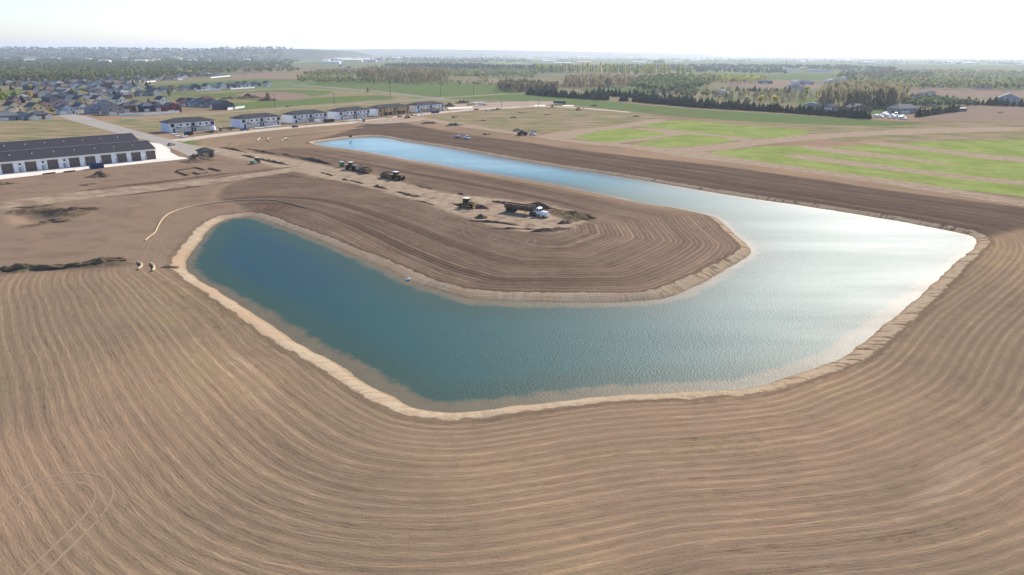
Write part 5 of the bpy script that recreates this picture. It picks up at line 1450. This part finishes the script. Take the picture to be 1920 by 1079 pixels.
def crown(kind, h, n, rg):
    """leaf centres and sizes of one crown of height h standing at the origin"""
    u = rg.rand(n); th = rg.rand(n) * 2 * np.pi
    if kind == 'spruce':
        z = 1 - np.sqrt(rg.rand(n) * 0.98)
        r = 0.27 * h * (1 - z) ** 0.85 * np.sqrt(0.25 + 0.75 * u) * (0.82 + 0.3 * np.sin(z * 40 + th * 2))
        C = np.stack([r * np.cos(th), r * np.sin(th), 0.05 * h + z * 0.95 * h], 1)
        return C, h * 0.075 * (1.25 - z), 0.15
    if kind == 'poplar':
        z = rg.rand(n)
        r = 0.11 * h * np.sin(np.pi * (0.08 + 0.88 * z)) ** 0.7 * np.sqrt(u)
        C = np.stack([r * np.cos(th), r * np.sin(th), 0.1 * h + z * 0.9 * h], 1)
        return C, np.full(n, h * 0.045), 0.35
    if kind == 'bare':
        z = rg.rand(n) ** 0.75
        r = 0.30 * h * (0.25 + 0.75 * np.sin(np.pi * np.clip(z * 0.85 + 0.1, 0, 1))) * np.sqrt(u)
        C = np.stack([r * np.cos(th), r * np.sin(th), 0.06 * h + z * 0.88 * h], 1)
        return C, np.full(n, h * 0.055), 0.75
    k = 7                                                   # broad crown built of clumps
    cc = rg.normal(size=(k, 3)); cc /= np.linalg.norm(cc, axis=1)[:, None]
    cc = cc * np.array([0.19, 0.19, 0.17]) * h + np.array([0, 0, 0.6 * h])
    w = rg.randint(0, k, n)
    C = cc[w] + rg.normal(size=(n, 3)) * np.array([0.095, 0.095, 0.085]) * h
    C[:, 2] = np.maximum(C[:, 2], 0.12 * h)
    return C, np.full(n, h * 0.06), 0.0

def tree_mesh(name, kind, h, n, mat, seed):
    rg = np.random.RandomState(seed)
    C, s, v = crown(kind, h, n, rg)
    V, F = quads(C, s, v, rg)
    # trunk with a few limbs
    mb = MB()
    top = {'spruce': 0.9, 'poplar': 0.85, 'bare': 0.8}.get(kind, 0.55) * h
    mb.cyl((0, 0, -0.2), (0, 0, top), 0.022 * h + 0.05, 6, 0.03)
    if kind != 'spruce':
        for i in range(5):
            a = rg.rand() * 6.28; z0 = top * rg.uniform(0.25, 0.7)
            mb.cyl((0, 0, z0), (0.2 * h * math.cos(a) * (0.3 if kind == 'poplar' else 1), 0.2 * h * math.sin(a) * (0.3 if kind == 'poplar' else 1), z0 + 0.22 * h), 0.05, 5, 0.02)
    k = len(V)
    me = bpy.data.meshes.new(name)
    me.from_pydata([tuple(x) for x in V] + mb.v, [], [tuple(int(i) for i in f) for f in F] + [tuple(i + k for i in f) for f in mb.f])
    me.materials.append(mat); me.materials.append(BARK)
    me.polygons.foreach_set('material_index', [0] * len(F) + [1] * len(mb.f))
    return me

L_SPRUCE = leaf_mat('spruce_needles', A(62, 80, 66), A(80, 98, 78))
L_POP = leaf_mat('poplar_spring_leaves', A(182, 188, 112, 1.45), A(196, 200, 132, 1.45))
L_GRN = leaf_mat('spring_leaves', A(128, 146, 86, 1.3), A(152, 164, 104, 1.3))
L_BARE = leaf_mat('budding_twigs', A(140, 130, 108, 1.3), A(164, 152, 126, 1.3))
L_OLV = leaf_mat('yellow_green_leaves', A(176, 172, 92, 1.3), A(194, 188, 112, 1.3))
L_GRY = leaf_mat('pale_willow_leaves', A(158, 162, 128, 1.3), A(178, 178, 150, 1.3))
def variants(name, kind, h, n, mat, k=4):
    return [tree_mesh(name, kind, h, n, mat, 100 + i + len(name)) for i in range(k)]
TM = {'spruce': variants('spruce_tree', 'spruce', 9.0, 330, L_SPRUCE), 'poplar': variants('poplar_tree', 'poplar', 20.0, 240, L_POP),
      'green': variants('leafy_tree', 'broad', 9.0, 260, L_GRN), 'bare': variants('budding_tree', 'bare', 11.0, 260, L_BARE),
      'olive': variants('yellow_green_tree', 'broad', 9.0, 260, L_OLV), 'grey': variants('pale_tree', 'broad', 9.0, 260, L_GRY)}
TNAME = {'spruce': 'spruce_tree', 'poplar': 'poplar_tree', 'green': 'leafy_tree', 'bare': 'budding_tree', 'olive': 'leafy_tree', 'grey': 'leafy_tree'}
rt = random.Random(21)
def tree(px, py, kind, h, label, group, cat='tree'):
    me = rt.choice(TM[kind])
    o = bpy.data.objects.new(TNAME[kind], me)
    x, y = G(px, py)
    base = {'spruce': 9.0, 'poplar': 20.0, 'bare': 11.0}.get(kind, 9.0)
    s = h / base * rt.uniform(0.88, 1.14)
    o.location = (x, y, 0); o.scale = (s * rt.uniform(0.9, 1.15), s * rt.uniform(0.9, 1.15), s)
    o.rotation_euler = (0, 0, rt.uniform(0, 6.28))
    COL.objects.link(o)
    return tag(o, label, cat, group)
def row(px, step, kind, h, label, group, jit=0.6, skip=0.0):
    P = [Vector(p) for p in GP(px)]
    for a, b in zip(P[:-1], P[1:]):
        L = (b - a).length; n = max(1, int(L / step))
        for i in range(n):
            if rt.random() < skip: continue
            q = a + (b - a) * ((i + rt.uniform(0.3, 0.7)) / n)
            me = rt.choice(TM[kind])
            o = bpy.data.objects.new(TNAME[kind], me)
            s = h / {'spruce': 9.0, 'poplar': 20.0, 'bare': 11.0}.get(kind, 9.0) * rt.uniform(0.65, 1.2)
            o.location = (q.x + rt.uniform(-jit, jit), q.y + rt.uniform(-jit, jit), 0)
            o.scale = (s * rt.uniform(1.05, 1.5), s * rt.uniform(1.05, 1.5), s); o.rotation_euler = (0, 0, rt.uniform(0, 6.28))
            COL.objects.link(o); tag(o, label, 'tree', group)
S1, SG1 = 'dark spruce in the far half of the long windbreak behind the green strip', 'spruces in the far half of the windbreak'
row([(990,177.5),(1040,182),(1100,186),(1140,188.5)], 3.6, 'spruce', 9.5, S1, SG1)
row([(1163,189.5),(1176,190.5)], 4.5, 'spruce', 9.0, 'dark spruce in the small clump standing alone in the windbreak gap', 'spruces of the lone clump', 1.0)
row([(1104,178),(1150,181),(1200,184.5),(1260,186)], 6.0, 'spruce', 10, 'dark spruce in the second row behind the far half of the windbreak', 'spruces of the second row')
S2, SG2 = 'dark spruce in the near half of the long windbreak before the farmsteads', 'spruces in the near half of the windbreak'
row([(1188,191),(1240,195.5),(1310,202),(1380,206),(1460,210.5),(1545,217),(1632,223.5)], 2.5, 'spruce', 8.5, S2, SG2)
row([(1195,189),(1260,193),(1330,199),(1400,203)], 5.5, 'spruce', 9.5, S2, SG2, 1.5)
row([(1645,199),(1730,203)], 11, 'spruce', 6, 'small upright evergreen in the garden row before the blue grey house', 'small garden evergreens')
row([(1716,220),(1760,214),(1800,209)], 4.2, 'spruce', 7, 'dark evergreen in the short row beside the packed white vehicles', 'evergreens of the short row')
row([(1690,190),(1760,193),(1830,197),(1930,201)], 5.0, 'spruce', 9, 'dark evergreen in the right hand windbreak below the far ploughed strip', 'evergreens of the right hand windbreak', 1.5)
row([(1380,170.5),(1440,173),(1520,176)], 7.5, 'spruce', 8, 'dark evergreen along the brown ploughed field', 'evergreens along the brown field', 1.5)
row([(1003,138),(1060,136),(1150,139),(1225,142),(1300,142)], 6.5, 'poplar', 24, 'tall yellow green poplar in the bright row of poplars', 'poplars of the bright row', 3.0, 0.12)
for x, y, h, k, lab in [(1425,195,11,'olive','yellow green tree left of the tan one behind the windbreak'), (1450,198,10,'olive','golden tan tree behind the middle of the windbreak'), (1240,192,8,'grey','pale grey bush behind the windbreak, left of three'), (1270,193,8,'grey','pale grey bush behind the windbreak, middle of three'),
    (1300,195,9,'grey','pale grey bush behind the windbreak, right of three'), (1340,200,8,'green','green bush behind the windbreak beside the white shed'), (1370,200,9,'green','green tree behind the windbreak right of the white shed'), (1400,198,10,'grey','pale leafy tree behind the windbreak next to the yellow green one'),
    (1512,176,12,'olive','olive tree beside the cream gabled house'), (1632,196,7,'bare','reddish bare tree beside the brown farmhouse'), (503,188,9,'bare','dark leafless tree by the soil stockpile at the gravel road'), (1215,178,8,'green','green tree between the two spruce rows'),
    (200,150,14,'green','big leafy tree standing up from the distant packed roofs'), (176,153,13,'green','broad leafy tree left of the big one among the distant roofs'), (82,177,9,'olive','yellow green tree among the middle rows of the subdivision'), (28,186,10,'green','green tree at the left edge of the subdivision lawn'),
    (157,187,9,'olive','olive tree above the left bright gable'), (146,184,9,'green','green tree above the left bright gable'), (98,214,5,'green','small green tree beside the road bend'), (10,190,9,'green','leafy tree at the picture edge of the subdivision'), (318,181,7,'bare','bare tree before the brown lots'), (280,196,6,'bare','bare tree between the navy and grey houses')]:
    tree(x, y, k, h, lab, None)
SUB, SUBG = 'street tree between the roofs of the subdivision', 'street trees of the subdivision'
for i in range(70):
    y = 144 + 50 * rt.random() ** 1.3
    tree(rt.uniform(0, 285 if y < 180 else 240), y, rt.choice(('green', 'bare', 'olive', 'spruce', 'bare')), rt.uniform(5, 9), SUB, SUBG)
for i in range(40):
    x = rt.uniform(1560, 1920)
    tree(x, rt.uniform(158, 163.5), rt.choice(('green', 'bare', 'grey', 'bare')), rt.uniform(8, 13), 'tree in the loose line above the far ploughed strip', 'trees above the far ploughed strip')
for i in range(26):
    tree(rt.uniform(690, 1020), rt.uniform(149, 156), rt.choice(('green', 'bare', 'olive')), rt.uniform(4, 8), 'small scattered tree at the back edge of the green field', 'scattered trees of the green field')
# low dark shrub clump by the grey road
tree(690, 173.5, 'bare', 6, 'dark shrub clump beside the grey country road', None, 'shrub')

# woods that read as one mass
def woods(name, label, specs, seed):
    rg = np.random.RandomState(seed)
    VV, FF, CC = [], [], []
    k = 0
    for poly, n, kind, h0, h1, c0, c1, q in specs:
        P = np.array(poly, float)
        lo, hi = P.min(0), P.max(0)
        pts = []
        while len(pts) < n:
            c = lo + rg.rand(n * 3, 2) * (hi - lo)
            m = sdf(poly, c[:, 0], c[:, 1], -1.0) > 0
            pts += list(c[m])
        for (px, py) in pts[:n]:
            h = rg.uniform(h0, h1)
            x, y = G(px, py, h * 0.62 if py > 101 else 0.0)
            zb = ridge_z(x, y)
            h = h * (1.0 if y < 2500 else min(1.5, 1 + (y - 2500) / 6000))
            wide = 1.0 if y < 2500 else 1.5
            C, s, v = crown(kind, h, q, rg)
            C[:, :2] *= wide * rg.uniform(0.85, 1.2)
            V_, F_ = quads(C, np.full(q, 1.0) * s * (1.6 if q < 40 else 1.2) * wide, v, rg)
            f = rg.rand()
            base = (np.array(c0[:3]) * (1 - f) + np.array(c1[:3]) * f) * rg.uniform(0.8, 1.2)
            VV.append(V_ + np.array([x, y, zb])); FF.append(F_ + k); k += len(V_)
            CC.append(np.repeat(base[None, :] * rg.uniform(0.85, 1.15, (q, 1)), 4, 0))
    o = np_mesh(name, np.concatenate(VV), np.concatenate(FF), L_MASS, cols=np.concatenate(CC))
    return tag(o, label, 'wood', kind='stuff')
L_MASS = leaf_mat('mixed_wood_foliage', (1, 1, 1, 1), (1, 1, 1, 1), True)

# low hills on the horizon
HILLS = []
def hill(pts, dist, depth, label, m):
    """a broad low hill: crest heights measured along the skyline"""
    xs = []
    for px, py in pts:
        u = px - 960.0; v = py - 539.5
        c, s = math.cos(ROLL), math.sin(ROLL)
        u, v = u * c + v * s, -u * s + v * c
        dy = FPX * math.cos(PITCH) - v * math.sin(PITCH); dz = -FPX * math.sin(PITCH) - v * math.cos(PITCH)
        xs.append((u / dy * dist, CAM_H + dz / dy * dist))
    xs = np.array(xs)
    HILLS.append((xs, dist, depth))
    gxs = np.linspace(xs[0, 0] - depth, xs[-1, 0] + depth, 90)
    gys = np.linspace(dist - depth, dist + depth * 1.5, 24)
    Xh, Yh = np.meshgrid(gxs, gys)
    Zh = hill_z(Xh, Yh, xs, dist, depth)
    ii = np.arange(Xh.size).reshape(Xh.shape)
    F_ = np.stack([ii[:-1, :-1], ii[:-1, 1:], ii[1:, 1:], ii[1:, :-1]], -1).reshape(-1, 4)
    o = np_mesh('hills', np.stack([Xh.ravel(), Yh.ravel(), Zh.ravel()], 1), F_, m, smooth=True)
    return tag(o, label, 'hill', kind='structure')
def hill_z(X_, Y_, xs, dist, depth):
    crest = np.interp(X_, xs[:, 0], xs[:, 1], left=0, right=0)
    edge = np.clip(np.minimum(X_ - (xs[0, 0] - depth), xs[-1, 0] + depth - X_) / depth, 0, 1)
    f = np.where(Y_ < dist, (Y_ - dist + depth) / depth, 1 - (Y_ - dist) / (depth * 1.5))
    f = np.clip(f, 0, 1); f = f * f * (3 - 2 * f)
    return -1.5 + (crest + 1.5) * f * edge
def ridge_z(x, y):
    z = 0.0
    for xs, d, dp in HILLS:
        if d - dp < y < d + dp * 1.5:
            z = max(z, float(hill_z(np.array([x]), np.array([y]), xs, d, dp)[0]))
    return z
t = NT('far_hill_cover')
p = t.pos()
t.color(t.mix(t.sm(t.noise(p, 0.006, 5.0, 0.7), 0.35, 0.65), A(78, 88, 70), A(112, 116, 92)))
HILLM = t.m
t = NT('far_plain_cover')
p = t.pos()
t.color(t.mix(t.sm(t.noise(t.scale(p, (0.4, 1, 1)), 0.002, 5.0, 0.7), 0.35, 0.65), A(112, 120, 90), A(140, 138, 112)))
PLAINM = t.m
hill([(-500,92),(-100,91.5),(0,91),(60,91.5),(120,92),(220,92.5),(300,93.5),(360,94),(410,94.5),(430,97)], 6200, 2000, 'low wooded rise of the town on the left horizon', HILLM)
hill([(395,96),(412,93),(440,92),(480,91.5),(540,92),(590,92.5),(620,94),(650,96)], 5600, 1300, 'darker wooded hill on the horizon above the townhouses', HILLM)
hill([(560,95),(640,93),(700,92.5),(780,92.5),(900,93.5),(1000,95),(1150,98),(1300,101)], 10500, 3000, 'faint long rise behind the far industrial strip', PLAINM)
hill([(1150,99),(1300,101),(1450,103.5),(1600,104.5),(1800,105.2),(1950,105.8),(2300,107)], 17000, 5000, 'faint far rise of the plain on the right horizon', PLAINM)

g_ = lambda r, g, b: A(min(255, r * 1.06), min(255, g * 1.09), min(255, b * 1.02), 1.25)
woods('mixed_wood', 'grey green spring wood spreading behind the subdivision to the town', [
    ([(-160,146),(-160,112),(0,112),(120,113),(320,112),(420,114),(530,116),(560,130),(420,134),(310,141),(200,143),(60,145)], 2600, 'broad', 9, 15, g_(96,106,78), g_(124,118,92), 26),
    ([(-160,126),(-160,104),(300,104),(480,106),(560,114),(540,122),(300,124)], 1900, 'broad', 9, 14, g_(84,96,80), g_(110,112,92), 22),
    ([(-160,112),(-160,98.6),(300,99),(500,99.5),(600,100.5),(560,106),(520,112)], 2400, 'broad', 10, 14, g_(74,88,74), g_(100,104,86), 16),
    ([(0,150),(40,142),(250,140),(330,143),(260,150)], 130, 'bare', 7, 11, g_(120,112,92), g_(100,108,76), 30)], 31)
woods('hill_wood', 'dark blue wood covering the horizon hills', [
    ([(-160,98.6),(-160,93),(420,95.5),(420,99)], 1500, 'broad', 10, 14, g_(70,84,72), g_(92,100,82), 14),
    ([(400,99),(415,94),(480,93),(590,93.5),(640,97),(640,99.8)], 1300, 'broad', 10, 15, g_(58,72,64), g_(80,90,74), 14)], 32)
woods('leafless_wood', 'leafless brown wood beyond the green field', [
    ([(672,143),(672,130),(690,126),(780,127),(840,132),(838,144),(760,146)], 420, 'bare', 13, 19, g_(118,108,92), g_(140,128,106), 40),
    ([(1058,153),(1062,146),(1100,144),(1185,146),(1190,152),(1120,154)], 330, 'bare', 12, 16, g_(124,112,100), g_(146,132,112), 40),
    ([(932,158),(940,153),(1000,154),(1046,158),(1044,165),(990,166),(940,162)], 240, 'bare', 8, 12, g_(96,92,76), g_(120,112,90), 36),
    ([(1536,180),(1548,168),(1600,165),(1680,166),(1702,175),(1690,180),(1610,181)], 300, 'bare', 16, 22, g_(126,116,98), g_(146,138,114), 44)], 33)
woods('bushy_wood', 'pale green bushes and young trees behind the green field', [
    ([(560,150),(560,142),(640,138),(700,142),(700,149),(640,152)], 240, 'broad', 6, 11, g_(124,130,88), g_(150,146,106), 30),
    ([(560,136),(640,128),(700,130),(680,138),(600,141)], 240, 'broad', 7, 11, g_(116,122,84), g_(140,128,100), 28),
    ([(700,130),(740,126),(960,128),(1010,134),(1000,142),(840,140)], 420, 'broad', 8, 13, g_(116,126,84), g_(134,132,98), 28),
    ([(575,146),(600,142),(680,142),(690,147)], 60, 'grey' if False else 'broad', 7, 9, g_(160,170,180), g_(170,176,178), 28),
    ([(760,158),(770,150),(1020,151),(1000,157)], 130, 'broad', 4, 7, g_(120,124,84), g_(146,140,104), 26)], 34)
woods('conifer_belt', 'dark evergreen belts in front of the far plain', [
    ([(718,121),(740,118),(900,119),(960,122),(940,126),(800,125)], 420, 'spruce', 11, 15, g_(56,72,60), g_(72,86,70), 26),
    ([(920,128),(930,122),(1040,121),(1200,122),(1460,127),(1480,132),(1300,130),(1100,129)], 620, 'spruce', 11, 15, g_(64,78,66), g_(86,96,80), 26),
    ([(1180,122),(1380,121),(1600,123),(1690,128),(1660,134),(1590,130),(1440,125.5),(1300,127)], 360, 'broad', 10, 14, g_(74,84,72), g_(100,102,86), 26)], 35)
woods('farm_wood', 'mixed trees around the farmsteads on the right', [
    ([(1185,158),(1190,144),(1260,140),(1340,142),(1340,152),(1300,162),(1230,164)], 420, 'broad', 9, 14, g_(88,102,72), g_(116,120,84), 34),
    ([(1260,150),(1270,142),(1400,140),(1440,146),(1400,152)], 240, 'broad', 8, 13, g_(140,144,84), g_(168,164,96), 30),
    ([(1600,154),(1590,146),(1620,140),(1700,138),(1920,144),(1990,150),(1990,163),(1800,160),(1640,160)], 850, 'broad', 8, 14, g_(112,118,88), g_(150,148,112), 32),
    ([(1570,142),(1580,134),(1700,134),(1760,138),(1700,148),(1600,146)], 360, 'broad', 9, 14, g_(86,94,80), g_(112,112,96), 30),
    ([(1330,176),(1350,166),(1460,168),(1540,174),(1500,186),(1420,186),(1360,182)], 90, 'bare', 6, 9, g_(112,110,92), g_(138,130,104), 34),
    ([(1660,187),(1700,180),(1760,183),(1830,190),(1780,193),(1700,192)], 190, 'broad', 6, 10, g_(84,98,70), g_(106,114,84), 34),
    ([(1230,166),(1260,162),(1320,165),(1340,174),(1290,178),(1240,174)], 60, 'broad', 6, 10, g_(84,96,68), g_(110,112,80), 34),
    ([(1700,132),(1760,129),(1960,134),(1960,140),(1800,138)], 240, 'broad', 8, 12, g_(120,124,98), g_(150,148,120), 26)], 36)
woods('plain_trees', 'thin shelter belts scattered over the far plain', [
    ([(700,112),(720,106),(960,107),(1000,116),(840,117)], 420, 'broad', 9, 13, g_(84,96,80), g_(108,112,92), 18),
    ([(960,108),(980,104),(1400,107),(1700,110),(1960,112),(1960,122),(1500,117),(1100,112)], 700, 'broad', 8, 12, g_(96,104,86), g_(120,122,100), 16)], 37)

# far town: pale sheds, blocks, tower and masts
rw = random.Random(9)
FARC = ['white', 'paleblue', 'white', 'grey', 'lilac', 'cream']
def shed(px, py, w, d, h, col, label, group, name='warehouse'):
    mb = MB()
    mb.xprism([(0, 0), (d, 0), (d, h), (d / 2, h + d * 0.07), (0, h)], -w / 2, w / 2)
    k = -w / 2 + 4
    o = mb.build(name, wmat(col))
    o.location = (*G(px, py), 0); o.rotation_euler = (0, 0, R(rw.uniform(-8, 8)))
    return tag(o, label, 'warehouse', group)
for i in range(46):
    f = rw.random()
    x = rw.choice((rw.uniform(585, 660), rw.uniform(640, 800), rw.uniform(690, 780))); y = rw.uniform(107.5, 117.5) if x < 700 else rw.uniform(105.5, 112)
    s = (y - 99) / 10
    shed(x, y, rw.uniform(35, 95), rw.uniform(20, 40), rw.uniform(8, 13), rw.choice(FARC), 'pale warehouse in the far industrial strip above the green field', 'warehouses of the far industrial strip')
for i in range(30):
    x = rw.uniform(0, 520); y = rw.uniform(105, 120)
    shed(x, y, rw.uniform(22, 50), rw.uniform(15, 25), rw.uniform(11, 15), rw.choice(FARC), 'pale building half hidden in the wooded town', 'buildings half hidden in the wooded town', 'town_building')
for i in range(34):
    x = rw.uniform(960, 1920); y = rw.uniform(109, 122)
    shed(x, y, rw.uniform(30, 90), rw.uniform(20, 35), rw.uniform(6, 10), rw.choice(FARC), 'white farm shed far out on the plain', 'farm sheds on the far plain', 'farm_shed')
for (x, y, w, d, h, c, lab) in [(30,110.5,150,60,16,'maroon','long reddish brick block in the town at the left edge'), (48,112,110,40,12,'pink','pink fronted long building before the brick block'), (122,106,60,30,40,'slate','dark tall block on the left skyline'), (640,113,110,40,12,'white','largest white warehouse in the industrial strip'), (620,120,80,30,10,'white','white shed at the near edge of the wood left of the brown wood'), (1096,109.5,160,40,14,'white','long white hall far behind the poplars'), (1238,119.5,70,40,10,'white','white shed with a dark grove beside it beyond the poplars')]:
    o = shed(x, y, w, d, h, c, lab, None, 'far_building')
for i, (x, y) in enumerate([(488,128),(497,127),(640,128),(655,131),(700,133),(712,134),(720,135)]):
    house(x, y, 14, 12, 5, 4, 50, 'white', 'charcoal', 'white gabled house among the trees beyond the brown field', 'white houses among the far trees', detail=False)
# dark grove on the far plain
for i in range(16):
    tree(1240 + rt.uniform(-14, 12), 120 + rt.uniform(-0.5, 0.7), 'green', 20, 'tree of the round dark grove on the far plain', 'trees of the round dark grove')
# water tower and masts on the skyline
x, y = G(218, 102); d = 5200; x = x / y * d; y = d
o = empty('water_tower', (x, y)); tag(o, 'white water tower on the left skyline', 'water tower')
zz = ridge_z(x, y)
o.location.z = zz
MB().cyl((0, 0, -2), (0, 0, 34), 3.2, 14, 2.4).build('stem', V_WHITE, o)
MB().cyl((0, 0, 34), (0, 0, 39), 2.6, 18, 9).cyl((0, 0, 39), (0, 0, 43), 9, 18, 9).cyl((0, 0, 43), (0, 0, 47), 9, 18, 3).build('tank', paint('tower_grey', A(190, 196, 200), 0.5, 0.3, 0.1), o)
for px, top, lab in [(68, 48, 'thin mast left of the dark tall block on the skyline'), (75, 40, 'second thin mast left of the dark tall block'), (170, 42, 'thin mast between the dark block and the water tower'), (556, 40, 'thin mast before the wooded hill'), (1366, 34, 'dark thin tower far on the right plain'), (1192, 44, 'thin tower on the plain behind the poplars')]:
    x, y = G(px, 104); d = 4600; x = x / y * d
    o = empty('radio_mast', (x, d), 0, ridge_z(x, d)); tag(o, lab, 'mast')
    MB().cyl((0, 0, -1), (0, 0, top), 1.1, 6, 0.5).build('mast_pole', STEEL, o)
    MB().box(-1.6, 1.6, -0.4, 0.4, top * 0.8, top * 0.8 + 2).build('antenna', STEEL, o)
import OpenImageIO as oiio,sys
b=oiio.ImageBuf('/workdir/render_main.png')
w,h=b.spec().width,b.spec().height
import numpy as np
a=b.get_pixels(oiio.FLOAT)[...,:3]*255
for n,(x,y) in dict(skyTL=(60,20),skyML=(500,60),skyTR=(1700,20),skyhorL=(300,80),farL=(200,110),farC=(900,105),waterLeft=(450,470),waterMid=(800,620),waterBot=(880,720),waterR=(1300,640),glare=(1600,450),tail=(750,275),field=(960,900),fieldL=(150,700),fieldR=(1700,900),penin=(700,420),strip=(1200,300),bank=(700,720),grass=(1150,255),crop=(1600,320),leftsoil=(200,440),apron=(100,327),stwall=(125,310)).items():
    X=int(x*w/1920);Y=int(y*h/1079);r=max(2,w//300)
    print(n,a[Y-r:Y+r+1,X-r:X+r+1].reshape(-1,3).mean(0).round())
